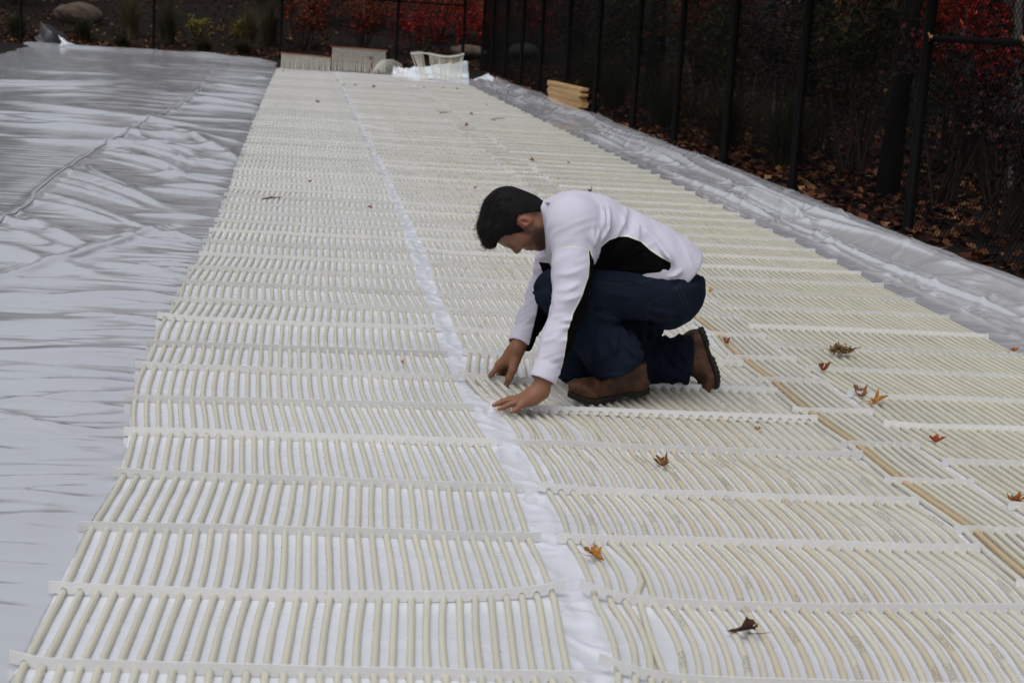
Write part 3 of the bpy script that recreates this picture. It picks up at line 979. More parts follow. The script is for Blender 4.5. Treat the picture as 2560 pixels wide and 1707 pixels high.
def tree(x, y, r, h, crown_z, crown_r, mat, n, seed, label, bark=BARK, leaf=0.16, lean=(0, 0), fork=0):
    rg = np.random.default_rng(seed)
    z = float(hill(x, y))
    root = empty('tree', (x, y, z)); tag(root, label, 'tree', 'trees behind the fences')
    mb = MB()
    tz = np.linspace(-0.2, 1, 12)
    rad = r * (1.0 - 0.75 * np.clip(tz, 0, 1)) * (1 + 0.5 * np.exp(-np.clip(tz, 0, 1) * h / 0.25))
    P = np.stack([lean[0] * tz + 0.12 * noise2(tz * 3, tz * 0 + seed, 5), lean[1] * tz + 0.12 * noise2(tz * 3, tz * 0 + seed, 6), tz * h], -1)
    P[:2, :2] -= P[1, :2] - 0
    mb.tube(P, rad, 10, False)
    limbs = []
    for i in range(16):
        t = rg.uniform(max(0.25, (crown_z - crown_r) / h), 0.97)
        b0 = np.array([np.interp(t, tz, P[:, q]) for q in range(3)])
        a = rg.uniform(0, 2 * np.pi); L = crown_r * rg.uniform(0.5, 1.05)
        b1 = b0 + np.array([math.cos(a) * L, math.sin(a) * L, L * rg.uniform(0.0, 0.6)])
        mid = (b0 + b1) / 2 + rg.normal(0, 0.1 * L, 3)
        rr = np.interp(t, tz, rad) * 0.5
        mb.tube([b0, mid, b1], [rr, rr * 0.6, 0.008], 5, False)
        limbs += [(b0, mid), (mid, b1), (mid, b1)]
        for j in range(3):
            c0 = mid + (b1 - mid) * rg.uniform(0, 0.8); c1 = c0 + rg.normal(0, 0.35 * L, 3)
            mb.tube([c0, c1], [rr * 0.3, 0.005], 3, False); limbs += [(c0, c1), (c0, c1)]
    mb.build('trunk', bark, root, True)
    k = rg.integers(0, len(limbs), n); t = rg.uniform(0.1, 1.1, n)[:, None]
    A = np.array([q[0] for q in limbs])[k]; B = np.array([q[1] for q in limbs])[k]
    V, F = leaf_quads(A + (B - A) * t + rg.normal(0, 0.22, (n, 3)), leaf, 0.8, rg)
    link('crown', mesh_np('crown', V, F, False), mat, root)
    return root


# trees whose trunks show behind the right hand fence (x, y from the picture)
TREES = [
    # px, depth, radius, height, crown height, crown radius, crown material, leaves, bark, label
    (2062, 13.2, 0.080, 9.0, 6.0, 2.6, RUST, 5000, BARK, 'thick dark tree trunk just behind the fence, beside the near fence post'),
    (1778, 20.0, 0.05, 8.0, 5.6, 2.4, YELLOW, 3500, GREY_BARK, 'slim pale grey trunk in the woods, upper right'),
    (1492, 25.0, 0.13, 11.0, 7.0, 3.0, DGREEN, 5000, BARK, 'broad dark trunk behind the fence to the right of the lumber'),
    (1320, 36.0, 0.16, 12.0, 8.0, 3.4, RUST, 5000, BARK, 'dark trunk behind the fence above the lumber stack'),
    (2330, 13.5, 0.04, 6.0, 4.2, 1.8, RED, 3500, GREY_BARK, 'slim grey trunk with red foliage at the far upper right'),
    (2010, 26.0, 0.16, 12.0, 7.6, 3.2, DGREEN, 5000, BARK, 'dark trunk deep in the woods, upper right of centre'),
    (1600, 38.0, 0.2, 13.0, 8.5, 3.6, DGREEN, 5000, BARK, 'tall dark trunk far back in the woods behind the fence'),
]
for i, (px, yc, rr, h, cz, cr, mat, n, bark, lab) in enumerate(TREES):
    p = W(px, 300 if yc < 18 else 120, yc)
    tree(p[0], yc, rr, h, cz, cr, mat, n, 300 + i, lab, bark, lean=(0.1, 0.0))
ADDED_TREES = [  # trees added so crowns above the frame shade woods and darken film reflections
    (-9.5, 50, 0.2, 7.5, 4.6, 2.8, DGREEN, 'large dark tree added on the back bank, far left'),
    (-4.2, 52, 0.2, 7.5, 4.8, 2.8, RUST, 'large dark tree added on the back bank behind the tan boulder'),
    (1.2, 50, 0.2, 7.5, 4.6, 2.8, RUST, 'large dark tree added on the back bank behind the header pipes'),
    (5.5, 53, 0.22, 8.5, 5.2, 3.2, DGREEN, 'large dark tree added behind the fence corner'),
    (11.5, 46, 0.2, 12, 8, 3.8, DGREEN, 'large dark tree added deep in the woods beyond the fence corner'),
    (9.5, 31, 0.18, 11, 7, 3.4, RUST, 'large dark tree added in the woods to the right of the lumber'),
    (10.0, 21, 0.18, 11, 7, 3.4, DGREEN, 'large dark tree added in the woods on the right'),
    (9.0, 14.5, 0.16, 10, 6.4, 3.2, RUST, 'large dark tree added in the woods at the right edge'),
]
for i, (x, y, rr, h, cz, cr, mat, lab) in enumerate(ADDED_TREES):
    tree(x, y, rr, h, cz, cr, mat, 5000, 400 + i, lab, leaf=0.22)

# shrubs: pixel, depth, height, half width, material, leaves, label
SH = [
    (2315, 165, 12.4, 2.0, 0.66, RED, 2300, 'bright red leaved shrub behind the fence at the upper right', 0.05),
    (2180, 330, 12.6, 1.5, 0.75, PURPLE, 2600, 'dull purple shrub behind the near fence post', 0.045),
    (2330, 420, 10.8, 1.2, 0.7, PURPLE, 2400, 'dull purple shrub at the right edge above the leaf litter', 0.045),
    (2230, 300, 14.5, 1.6, 0.8, GREEN, 2200, 'olive green shrub behind the purple shrubs at the right', 0.05),
    (1970, 250, 15.0, 2.0, 0.85, GREEN, 2600, 'olive green shrub left of the thick trunk', 0.055),
    (1880, 200, 17.0, 1.6, 0.95, PURPLE, 3000, 'dark purple shrub between two fence posts, upper right', 0.05),
    (1790, 210, 19.0, 1.7, 0.9, PURPLE, 2600, 'dark reddish shrub below the slim pale trunk', 0.05),
    (1660, 60, 24.0, 2.4, 1.1, RED, 3600, 'crimson shrub in the woods above the third fence post', 0.06),
    (1600, 130, 23.0, 1.9, 1.2, GREEN, 2600, 'olive shrub behind the fence right of the lumber', 0.06),
    (1720, 160, 20.5, 1.6, 1.0, GREEN, 2400, 'olive shrub low behind the fence in the middle right', 0.055),
    (1450, 110, 30.0, 1.8, 1.4, DGREEN, 2600, 'dark green shrub behind the fence above the lumber', 0.07),
    (1360, 90, 33.0, 2.0, 1.5, PURPLE, 2600, 'dark purple shrub behind the fence near its corner', 0.07),
    (1240, 60, 43.0, 2.0, 1.4, RED, 1500, 'red tinged shrub beyond the fence corner', 0.07),
    (1120, 40, 44.5, 1.7, 1.3, RUST, 1700, 'rusty orange shrub behind the back fence above the flat boulder', 0.07),
    (1010, 40, 45.0, 1.6, 1.4, RUST, 1800, 'rusty red shrub behind the back fence, right of the tall post', 0.07),
    (860, 20, 46.0, 1.8, 1.6, RUST, 2200, 'orange red shrub behind the back fence above the header pipes', 0.07),
    (745, 20, 46.0, 1.9, 1.5, RUST, 2200, 'orange red shrub behind the back fence at the top left of centre', 0.07),
    (700, 40, 43.0, 1.5, 1.0, RUST, 1500, 'orange shrub directly behind the fence post by the header pipes', 0.07),
    (835, 40, 42.8, 1.5, 1.0, RUST, 1500, 'orange shrub close behind the taller header pipe', 0.07),
    (965, 40, 42.8, 1.4, 0.9, RED, 1300, 'red shrub close behind the turned up mat', 0.07),
    (1085, 40, 43.2, 1.5, 1.0, RED, 1400, 'red shrub close behind the flat boulder', 0.07),
    (2215, 120, 15.5, 2.6, 0.9, RED, 2200, 'tall red shrub behind the bright red one at the upper right', 0.06),
    (1905, 60, 21.0, 2.4, 0.9, YELLOW, 900, 'thin yellow green shrub beside the slim pale trunk', 0.06),
    (460, 75, 42.6, 0.75, 0.4, YELLOW, 420, 'small yellow green shrub behind the back fence', 0.06),
    (545, 80, 42.6, 0.7, 0.35, YELLOW, 300, 'smaller yellow green shrub right of its twin behind the back fence', 0.06),
    (30, 40, 46.0, 1.8, 1.6, DGREEN, 2000, 'dark shrub at the top left corner behind the fence', 0.07),
    (330, 20, 48.0, 2.0, 1.8, DGREEN, 2200, 'dark shrub behind the grasses at the top left', 0.08),
    (600, 20, 48.5, 2.0, 1.8, DGREEN, 2200, 'dark shrub behind the yellow green shrubs', 0.08),
    (1950, 110, 22.0, 2.2, 1.3, GREEN, 2400, 'olive shrub deep in the woods behind the thick trunk', 0.07),
    (1850, 60, 27.0, 2.4, 1.6, PURPLE, 2400, 'dark shrub deep in the woods at the upper right', 0.08),
    (2100, 100, 19.5, 2.2, 1.3, RUST, 2200, 'rust red shrub deep in the woods behind the near fence post', 0.06),
]
for i, (px, py, yc, h, w, mat, n, lab, lf) in enumerate(SH):
    p = W(px, py, yc)
    shrub(p[0], yc, h, w, mat, n, 500 + i, lab, lf)
GR = [(300, 43.2, 1.5, 0.5, GRASS, 'tall dry grass clump right of the tan boulder behind the back fence'), (385, 42.2, 1.3, 0.5, GRASS2, 'tall green grass clump behind the second back fence post'),
      (570, 42.6, 1.3, 0.5, GRASS, 'tall dry grass clump beside the yellow green shrubs'), (620, 43.4, 1.4, 0.5, GRASS2, 'green grass clump left of the back fence post by the header pipes'),
      (190, 42.0, 0.7, 0.5, GRASS2, 'low green grass clump below the tan boulder'), (40, 41.6, 0.8, 0.6, GRASS2, 'low green grass clump at the far top left'),
      (470, 41.2, 0.45, 0.5, GRASS2, 'low green tuft at the foot of the back fence'), (560, 41.3, 0.45, 0.5, GRASS2, 'low green tuft left of the header pipes'), (280, 41.0, 0.4, 0.5, GRASS2, 'low green tuft behind the black tarp'),
      (1480, 21.5, 0.95, 0.7, GRASS2, 'wide grass clump behind the fence right of the lumber'), (1420, 25.5, 1.0, 0.7, GRASS2, 'grass clump behind the fence just right of the lumber'), (1600, 18.2, 0.9, 0.7, GRASS2, 'grass clump behind the fence in the middle right'),
      (1715, 15.8, 0.9, 0.6, GRASS2, 'grass clump behind the fence between two posts'), (1370, 30.0, 1.0, 0.7, GRASS2, 'grass clump behind the fence above the lumber'),       ]
for i, (px, yc, h, w, mat, lab) in enumerate(GR):
    p = W(px, 100, yc)
    grass_clump(max(p[0], 4.6) if yc < 39 else p[0], yc, h, w * 1.4, 420, mat, 700 + i, lab)
# ================================================================ the kneeling man
# signed distance shapes, meshed with surface nets
def Q(cx, cy, yc):
    """point in the plane Y = yc seen at a pixel of the enlarged view of the man (1922 x 1568)"""
    return on_plane((1100 + cx / 2.529) / 1.08844, (440 + cy / 2.529) / 1.08844, yc)


def Hq(cx, cy, yc):
    """same for the enlarged view of the hands (1711 x 1568)"""
    return on_plane((1190 + cx / 7.129) / 1.08844, (840 + cy / 7.129) / 1.08844, yc)


def cone(a, b, ra, rb, sy=1.0, yc=0.0):
    """round cone; sy > 1 widens it sideways (in Y) about yc"""
    a = np.array(a, float); b = np.array(b, float)

    def f(P):
        if sy != 1.0:
            P = P.copy(); P[..., 1] = (P[..., 1] - yc) / sy + yc
        ba = b - a
        L2 = max(ba @ ba, 1e-9)
        pa = P - a
        t = np.clip(pa @ ba / L2, 0, 1)
        d = np.linalg.norm(pa - t[..., None] * ba, axis=-1) - (ra + (rb - ra) * t)
        return d
    return f


def ell(c, r, M=None):
    c = np.array(c, float); r = np.array(r, float)

    def f(P):
        q = P - c
        if M is not None: q = q @ M                     # columns of M are the axes
        k0 = np.linalg.norm(q / r, axis=-1); k1 = np.linalg.norm(q / (r * r), axis=-1)
        return k0 * (k0 - 1) / np.maximum(k1, 1e-9)
    return f


def smin(a, b, k):
    h = np.maximum(k - np.abs(a - b), 0) / k
    return np.minimum(a, b) - h * h * k * 0.25


def smax(a, b, k):
    return -smin(-a, -b, k)


def union(fs, k=0.02):
    def f(P):
        d = fs[0](P)
        for g in fs[1:]:
            kk = k
            if isinstance(g, tuple): g, kk = g
            d = smin(d, g(P), kk)
        return d
    return f


def chain(pts, radii, sy=1.0, yc=0.0, k=0.02):
    return union([cone(pts[i], pts[i + 1], radii[i], radii[i + 1], sy, yc) for i in range(len(pts) - 1)], k)


def nets(f, lo, hi, h):
    """surface nets of f = 0"""
    lo = np.array(lo, float); hi = np.array(hi, float)
    n = np.ceil((hi - lo) / h).astype(int) + 1
    ax = [lo[i] + h * np.arange(n[i]) for i in range(3)]
    D = np.empty(n, np.float64)
    for i0 in range(0, n[0], 24):                        # slab by slab to save memory
        g = np.stack(np.meshgrid(ax[0][i0:i0 + 24], ax[1], ax[2], indexing='ij'), -1)
        D[i0:i0 + 24] = f(g)
    S = D < 0
    c = [(i, j, k) for i in (0, 1) for j in (0, 1) for k in (0, 1)]
    m = n - 1
    cnt = sum(S[i:i + m[0], j:j + m[1], k:k + m[2]].astype(np.int8) for i, j, k in c)
    act = (cnt > 0) & (cnt < 8)
    idx = np.full(m, -1, np.int64)
    cells = np.argwhere(act)
    idx[act] = np.arange(len(cells))
    acc = np.zeros((len(cells), 3)); num = np.zeros(len(cells))
    for (p, q) in [(p, q) for p in c for q in c if sum(q) == sum(p) + 1 and all(q[a] >= p[a] for a in range(3))]:
        dp = D[cells[:, 0] + p[0], cells[:, 1] + p[1], cells[:, 2] + p[2]]
        dq = D[cells[:, 0] + q[0], cells[:, 1] + q[1], cells[:, 2] + q[2]]
        x = (dp < 0) != (dq < 0)
        t = np.where(x, dp / np.where(x, dp - dq, 1), 0)
        pos = np.array(p)[None] + t[:, None] * (np.array(q) - np.array(p))[None]
        acc += pos * x[:, None]; num += x
    V = lo + h * (cells + acc / num[:, None])
    F = []
    for a in range(3):
        b, cc = (a + 1) % 3, (a + 2) % 3
        sl0 = [slice(None)] * 3; sl1 = [slice(None)] * 3
        sl0[a] = slice(0, n[a] - 1); sl1[a] = slice(1, n[a])
        cr = S[tuple(sl0)] != S[tuple(sl1)]
        e = np.argwhere(cr)
        e = e[(e[:, b] > 0) & (e[:, cc] > 0) & (e[:, b] < n[b] - 1) & (e[:, cc] < n[cc] - 1)]
        fl = S[e[:, 0], e[:, 1], e[:, 2]]
        q = []
        for (db, dc) in ((0, 0), (1, 0), (1, 1), (0, 1)):
            k = e.copy(); k[:, b] -= db; k[:, cc] -= dc
            q.append(idx[k[:, 0], k[:, 1], k[:, 2]])
        q = np.stack(q, -1)
        q[~fl] = q[~fl][:, ::-1]
        F.append(q)
    F = np.concatenate(F)
    return V, F[(F >= 0).all(1)]


def in_poly(x, y, poly):
    poly = np.array(poly); n = len(poly); c = np.zeros(x.shape, bool)
    for i in range(n):
        x0, y0 = poly[i]; x1, y1 = poly[(i + 1) % n]
        k = ((y0 > y) != (y1 > y)) & (x < (x1 - x0) * (y - y0) / (y1 - y0 + 1e-12) + x0)
        c ^= k
    return c


def noise3(P, s, seed=0):
    return (noise2(P[..., 0] * s + P[..., 1] * s * 0.37, P[..., 2] * s + P[..., 1] * s * 0.71, seed)
            + noise2(P[..., 1] * s + 3.1, P[..., 2] * s * 0.9 - P[..., 0] * s * 0.6, seed + 7)) * 0.5


def crease(P, a, b, w, amp, y_lim=None, near=True):
    """raised fold along a segment given in (x, z)"""
    d, t, s = segdist(P[..., 0], P[..., 2], (a[0], a[2]), (b[0], b[2]))
    m = amp * np.exp(-(d / w) ** 2) * np.sin(np.pi * np.clip(0.08 + 0.84 * t, 0, 1))
    if y_lim is not None: m = m * (P[..., 1] < y_lim if near else P[..., 1] > y_lim)
    return m


YC = 5.43                                                # middle plane of the man

# ---------------------------------------------------------------- torso and arms
nk = Q(655, 300, YC)
t1, t2, t3, t4 = Q(790, 330, YC), Q(960, 365, YC), Q(1200, 455, YC), Q(1420, 590, YC)
shN, shF = Q(850, 350, 5.27), Q(800, 335, 5.60)
elN, wrN = Q(828, 800, 5.16), Q(650, 1285, 5.08)
elF, wrF = Q(655, 745, 5.63), Q(505, 1062, 5.53)
bell_N = Q(822, 700, 5.19)


def arm(sh, el, wr, rs, side):
    mid = sh * 0.45 + el * 0.55
    f = [cone(sh, mid, rs[0], rs[1]), cone(mid, el, rs[1], rs[2]), cone(el, el * 0.5 + wr * 0.5, rs[2], rs[3]), cone(el * 0.5 + wr * 0.5, wr, rs[3], rs[4])]
    return union(f, 0.03)


armN = arm(shN, elN, wrN, (0.076, 0.060, 0.053, 0.046, 0.036), -1)
armF = arm(shF, elF, wrF, (0.076, 0.058, 0.050, 0.043, 0.034), 1)
torso = union([cone(t1, t2, 0.100, 0.118, 1.40, YC), cone(t2, t3, 0.118, 0.105, 1.42, YC), cone(t3, t4, 0.105, 0.118, 1.45, YC),
               cone(Q(905, 490, YC), Q(1230, 555, YC), 0.10, 0.085, 1.4, YC),
               (cone(Q(690, 305, YC), Q(800, 330, YC), 0.055, 0.09, 1.2, YC), 0.05),
               (cone(Q(835, 285, 5.30), Q(835, 285, 5.56), 0.085, 0.085), 0.06)], 0.05)
CREASES = [((1045, 205), (1030, 330), 0.008, 0.008), ((1085, 215), (1060, 340), 0.009, 0.010), ((1000, 330), (955, 450), 0.009, 0.007), ((1090, 300), (1000, 420), 0.010, 0.006),
           ((1270, 300), (1262, 400), 0.010, 0.006), ((1425, 480), (1470, 560), 0.013, 0.012), ((1390, 440), (1440, 520), 0.010, 0.007), ((1300, 330), (1430, 470), 0.012, 0.004),
           ((720, 600), (860, 560), 0.010, 0.005), ((715, 690), (850, 640), 0.010, 0.006), ((720, 745), (870, 700), 0.010, 0.006), ((720, 860), (830, 840), 0.009, 0.006),
           ((700, 905), (810, 880), 0.008, 0.005), ((690, 980), (790, 960), 0.008, 0.004), ((655, 1090), (760, 1060), 0.008, 0.004), ((640, 1190), (750, 1170), 0.008, 0.004),
           ((1530, 600), (1440, 640), 0.010, 0.008), ((1180, 250), (1190, 360), 0.010, 0.004), ((905, 380), (960, 460), 0.012, -0.004), ((960, 300), (950, 440), 0.010, 0.005)]
CR = [(Q(*a, 5.25), Q(*b, 5.25), w, h) for a, b, w, h in CREASES]
CR = [(a, b, w * 0.75, h * 1.6) for a, b, w, h in CR]
CREASES_F = [((575, 720), (640, 740), 0.007, 0.007), ((560, 780), (640, 770), 0.007, 0.004), ((540, 860), (620, 850), 0.007, 0.004), ((575, 600), (680, 560), 0.008, 0.005), ((580, 530), (660, 500), 0.008, 0.005)]
CRF = [(Q(*a, 5.6), Q(*b, 5.6), w, h) for a, b, w, h in CREASES_F]
n_axis = (Q(640, 300, YC) - Q(760, 330, YC)); n_axis /= np.linalg.norm(n_axis)
hemc = Q(1515, 585, YC); hem_n = Q(1640, 700, YC) - Q(1420, 480, YC); hem_n /= np.linalg.norm(hem_n)
thigh_plane_p = Q(1200, 592, 5.3)


def sleeve_wrinkle(P, sh, el, wr, k):
    d1 = np.linalg.norm(el - sh); d2 = np.linalg.norm(wr - el)
    a1 = (el - sh) / d1; a2 = (wr - el) / d2
    t1 = (P - sh) @ a1; t2 = (P - el) @ a2
    up = t2 < 0
    t = np.where(up, np.minimum(t1, d1), d1 + t2)
    ax = np.where(up[..., None], a1, a2)
    r = P - np.where(up[..., None], sh + t1[..., None] * a1, el + t2[..., None] * a2)
    th = np.arctan2(r[..., 1], r[..., 0])
    n = noise2(t * 38 + 0.9 * np.sin(th * 1.0 + k) + 0.6 * th, th * 0.9 + k, 210 + k)
    n2 = noise2(t * 80 + 1.2 * th, th * 1.4 + k, 230 + k)
    env = 0.35 + 0.9 * np.exp(-((t - d1) / 0.09) ** 2) + 0.6 * np.exp(-((t - d1 - d2 + 0.05) / 0.06) ** 2) + 0.3 * np.exp(-(t / 0.08) ** 2)
    return (0.0040 * (1 - np.abs(n) * 1.8) + 0.0006 * n2) * env


def back_fold(P):
    # drawn cloth over the flank: folds fanning from the armpit to the back and bunching at the waist
    u = P[..., 0] - t2[0]; w = P[..., 2] - t2[2]
    a = np.arctan2(w + 0.10, u + 0.02)
    n = noise2(a * 5.5, np.hypot(u, w) * 4 + P[..., 1] * 2, 250)
    m = np.clip((u + 0.02) / 0.08, 0, 1) * np.clip((0.30 - u) / 0.12, 0, 1)
    n2 = noise2(u * 30 + w * 10, P[..., 1] * 12 + w * 8, 252)
    m2 = np.clip((u - 0.17) / 0.08, 0, 1)
    return 0.0048 * (1 - np.abs(n) * 1.7) * m + 0.0048 * (1 - np.abs(n2) * 1.7) * m2


def shirt_f(P):
    d = smin(torso(P) - back_fold(P), armN(P) - sleeve_wrinkle(P, shN, elN, wrN, 1), 0.045)
    d = smin(d, armF(P) - sleeve_wrinkle(P, shF, elF, wrF, 2), 0.045)
    # hem flares over the hips
    fl = cone(t3 * 0.35 + t4 * 0.65, Q(1500, 622, YC), 0.120, 0.108, 1.52, YC)(P)
    d = smin(d, fl, 0.03)
    # stand collar: a sleeve round the neck
    col = cone(Q(642, 310, YC), Q(720, 325, YC), 0.066, 0.075, 1.0, YC)(P)
    d = smin(d, col, 0.03)
    for (a, b, w, h) in CR: d = d - crease(P, a, b, w, h, 5.40)
    for (a, b, w, h) in CRF: d = d - crease(P, a, b, w, h, 5.46, False)
    d = d - 0.0016 * noise3(P, 18, 3)
    # rolled cuffs
    for (el, wr) in ((elN, wrN), (elF, wrF)):
        ax = (wr - el) / np.linalg.norm(wr - el)
        c = wr - ax * 0.012
        cu = cone(wr - ax * 0.030, wr - ax * 0.002, 0.0425, 0.044)(P)
        d = smin(d, cu, 0.006)
        end = (P - wr) @ ax - 0.004
        near = np.linalg.norm(P - wr, axis=-1) < 0.11
        d = np.where(near, smax(d, end, 0.004), d)
        hole = cone(wr - ax * 0.03, wr + ax * 0.08, 0.034, 0.038)(P)
        d = np.where(near, smax(d, -hole, 0.004), d)
    # open collar ring, cut square, hollow
    cc = Q(640, 310, YC)
    end = (P - cc) @ COLN
    near = np.linalg.norm(P - cc, axis=-1) < 0.16
    d = np.where(near, smax(d, end, 0.004), d)
    hole = cone(cc + COLN * 0.05, cc - COLN * 0.035, 0.062, 0.058)(P)
    d = np.where(near, smax(d, -hole, 0.004), d)
    # hem cut
    d = smax(d, (P - hemc) @ hem_n - 0.012, 0.008)
    return d


# collar opening: from the nape (600,165) to the throat (645,445)
ca, cb = Q(598, 168, YC), Q(640, 450, YC)
tv = (cb - ca) / np.linalg.norm(cb - ca)
COLN = np.cross(tv, np.array([0, 1.0, 0])); COLN /= np.linalg.norm(COLN)
if COLN[0] > 0: COLN = -COLN
lo = np.minimum.reduce([wrN, wrF, nk, t4]) - [0.07, 0.0, 0.05]; hi = np.maximum.reduce([wrN, wrF, nk, t4, t2]) + [0.20, 0.0, 0.20]
lo[1], hi[1] = 5.02, 5.76
V, F = nets(shirt_f, lo, hi, 0.0052)

SHIRT = NT('white_jersey', (0.70, 0.68, 0.76), 0.85, 0.06)
at = SHIRT.n('Attribute'); at.attribute_name = 'zone'
at2 = SHIRT.n('Attribute'); at2.attribute_name = 'piping'
v_ = SHIRT.coord()
wh = SHIRT.mix(SHIRT.noise(v_, 14, 4), (0.64, 0.62, 0.73), (0.59, 0.57, 0.68))
blk = SHIRT.math('GREATER_THAN', at.outputs['Fac'], 0.0)
at4 = SHIRT.n('Attribute'); at4.attribute_name = 'seam'
pip = SHIRT.math('MULTIPLY', SHIRT.math('LESS_THAN', SHIRT.math('ABSOLUTE', at.outputs['Fac']), 0.0024), SHIRT.math('LESS_THAN', at2.outputs['Fac'], 0.014))
pip = SHIRT.math('MAXIMUM', pip, SHIRT.math('LESS_THAN', SHIRT.math('ABSOLUTE', at4.outputs['Fac']), 0.0018))
SHIRT.color(SHIRT.mix(pip, SHIRT.mix(blk, wh, (0.0022, 0.0022, 0.0026)), (0.72, 0.71, 0.66)))
SHIRT.bump(SHIRT.noise(v_, 420, 2), 0.1, 0.001)
SHIRT = SHIRT.m

man = empty('person', tuple(Q(1200, 1330, YC) * [1, 1, 0]))
tag(man, 'man in a white black-sided pullover and blue jeans kneeling over the mats', 'person')
MOFF = np.array(man.location)


def part(name, V, F, mat, attrs=None, parent=None):
    me = mesh_np(name, V - MOFF, F)
    for k, a in (attrs or {}).items():
        at = me.attributes.new(k, 'FLOAT', 'POINT'); at.data.foreach_set('value', np.asarray(a, np.float32))
    return link(name, me, mat, man if parent is None else parent)


# black side panels and underarms, as cut on the garment, in the (x, z) side view of the body
panel = [(966, 470), (1010, 430), (1060, 395), (1120, 378), (1190, 380), (1270, 410), (1330, 465), (1390, 505), (1447, 535), (1452, 560), (1436, 590), (1400, 580), (1380, 600), (1300, 612), (1240, 640), (1100, 690), (940, 690), (900, 620)]
sleeve = [(958, 480), (968, 470), (1010, 600), (1000, 800), (960, 1000), (880, 1200), (770, 1330), (742, 1312), (757, 1200), (772, 1080), (792, 960), (832, 860), (898, 745), (944, 650), (958, 560)]
pl = [Q(*p, 5.27) for p in panel]; sl = [Q(*p, 5.12) for p in sleeve]
plf = [(p[0], p[2]) for p in pl]; slf = [(p[0], p[2]) for p in sl]
x, z, yy = V[:, 0], V[:, 2], V[:, 1]


def polyline_d(x, z, pts):
    d = np.full(x.shape, 9.0)
    for i in range(len(pts) - 1):
        d = np.minimum(d, segdist(x, z, pts[i], pts[i + 1])[0])
    return d


nearside = yy < YC
dN = armN(V); dT = torso(V); dF = armF(V)


def signed(x, z, pts):
    d = polyline_d(x, z, pts + pts[:1])
    return np.where(in_poly(x, z, pts), d, -d)


is_arm = (dN < dT + 0.006) & nearside
far_arm = (dF < dT + 0.01) & (yy > 5.45)
sF = [(640, 560), (700, 560), (760, 700), (740, 900), (640, 1050), (560, 1130), (535, 1105), (560, 1050), (590, 960), (625, 830), (640, 740), (665, 640)]
sFf = [(Q(*p, 5.52)[0], Q(*p, 5.52)[2]) for p in sF]
sp_, ss_, sf_ = signed(x, z, plf), signed(x, z, slf), signed(x, z, sFf)
zone = np.where(nearside, np.where(is_arm, ss_, sp_), np.where(far_arm, sf_, sp_))
pip = np.where(nearside, np.where(is_arm, polyline_d(x, z, slf[7:] + slf[:1]), polyline_d(x, z, plf[1:9])), 0.05)
seam = [Q(*p, 5.18) for p in ((745, 470), (790, 452), (850, 445), (910, 455), (950, 478))]
sx = np.array([p[0] for p in seam]); sz = np.array([p[2] for p in seam])
seam_d = np.where(nearside & (x > sx.min()) & (x < sx.max()), z - np.interp(x, sx, sz), 0.05)
shirt = part('pullover', V, F, SHIRT, {'zone': zone, 'piping': pip, 'seam': seam_d})
# grey logo tab at the nape and the front zip
tabm = mottled('grey_tab', (0.16, 0.17, 0.16), (0.2, 0.2, 0.2), 60, 0.5, 0.3, 0.0)


def near_surface(f, p, d, n=60):
    """march from p along d until the surface of f"""
    p = np.array(p, float)
    for i in range(n):
        s = float(f(p[None])[0])
        if abs(s) < 0.0004: break
        p = p + d * s * 0.8
    return p


VD = -np.array([FW[0], FW[1], 0.0]); VD /= np.linalg.norm(VD)


def decal(pts, depth, f, name, mat, lift=0.0015, parent=None):
    """small quad patch laid on a surface; pts are (x, y) corners in the enlarged view"""
    ps = []
    for (cx, cy) in pts:
        a = Q(cx, cy, depth)
        rd = a - np.array([0, 0, CAM_H]); rd /= np.linalg.norm(rd)
        p = a - rd * 0.25
        for i in range(80):
            s = float(f(p[None])[0])
            if s < 0.0005: break
            p = p + rd * s * 0.7
        ps.append(p - rd * lift)
    ps = np.array(ps)
    back = ps + np.array([FW[0], FW[1], FW[2]]) * (lift + 0.002)
    n = len(ps)
    Fc = [tuple(range(n))[::-1], tuple(range(n, 2 * n))] + [(i, (i + 1) % n, n + (i + 1) % n, n + i) for i in range(n)]
    mb = MB(); mb.add(np.concatenate([ps, back]) - MOFF, Fc)
    return mb.build(name, mat, shirt if parent is None else parent)


decal([(664, 168), (690, 168), (708, 188), (682, 190)], 5.35, shirt_f, 'logo_tab', tabm)
zipm = mottled('black_zip', (0.01, 0.01, 0.01), (0.02, 0.02, 0.02), 90, 0.5, 0.3, 0.0)
zp = []
for (cx, cy) in ((606, 460), (622, 480), (640, 500), (655, 515), (670, 530), (690, 550)):
    a = Q(cx, cy, YC); rd = a - np.array([0, 0, CAM_H]); rd /= np.linalg.norm(rd); p = a - rd * 0.25
    for i in range(90):
        s_ = float(shirt_f(p[None])[0])
        if s_ < 0.0006 or (p - a) @ rd > 0.1: break
        p = p + rd * s_ * 0.7
    if (p - a) @ rd < 0.1: zp.append(p - MOFF)
if len(zp) > 2:
    mb = MB(); mb.tube(zp, 0.0032, 6); mb.build('zip', zipm, shirt, True)

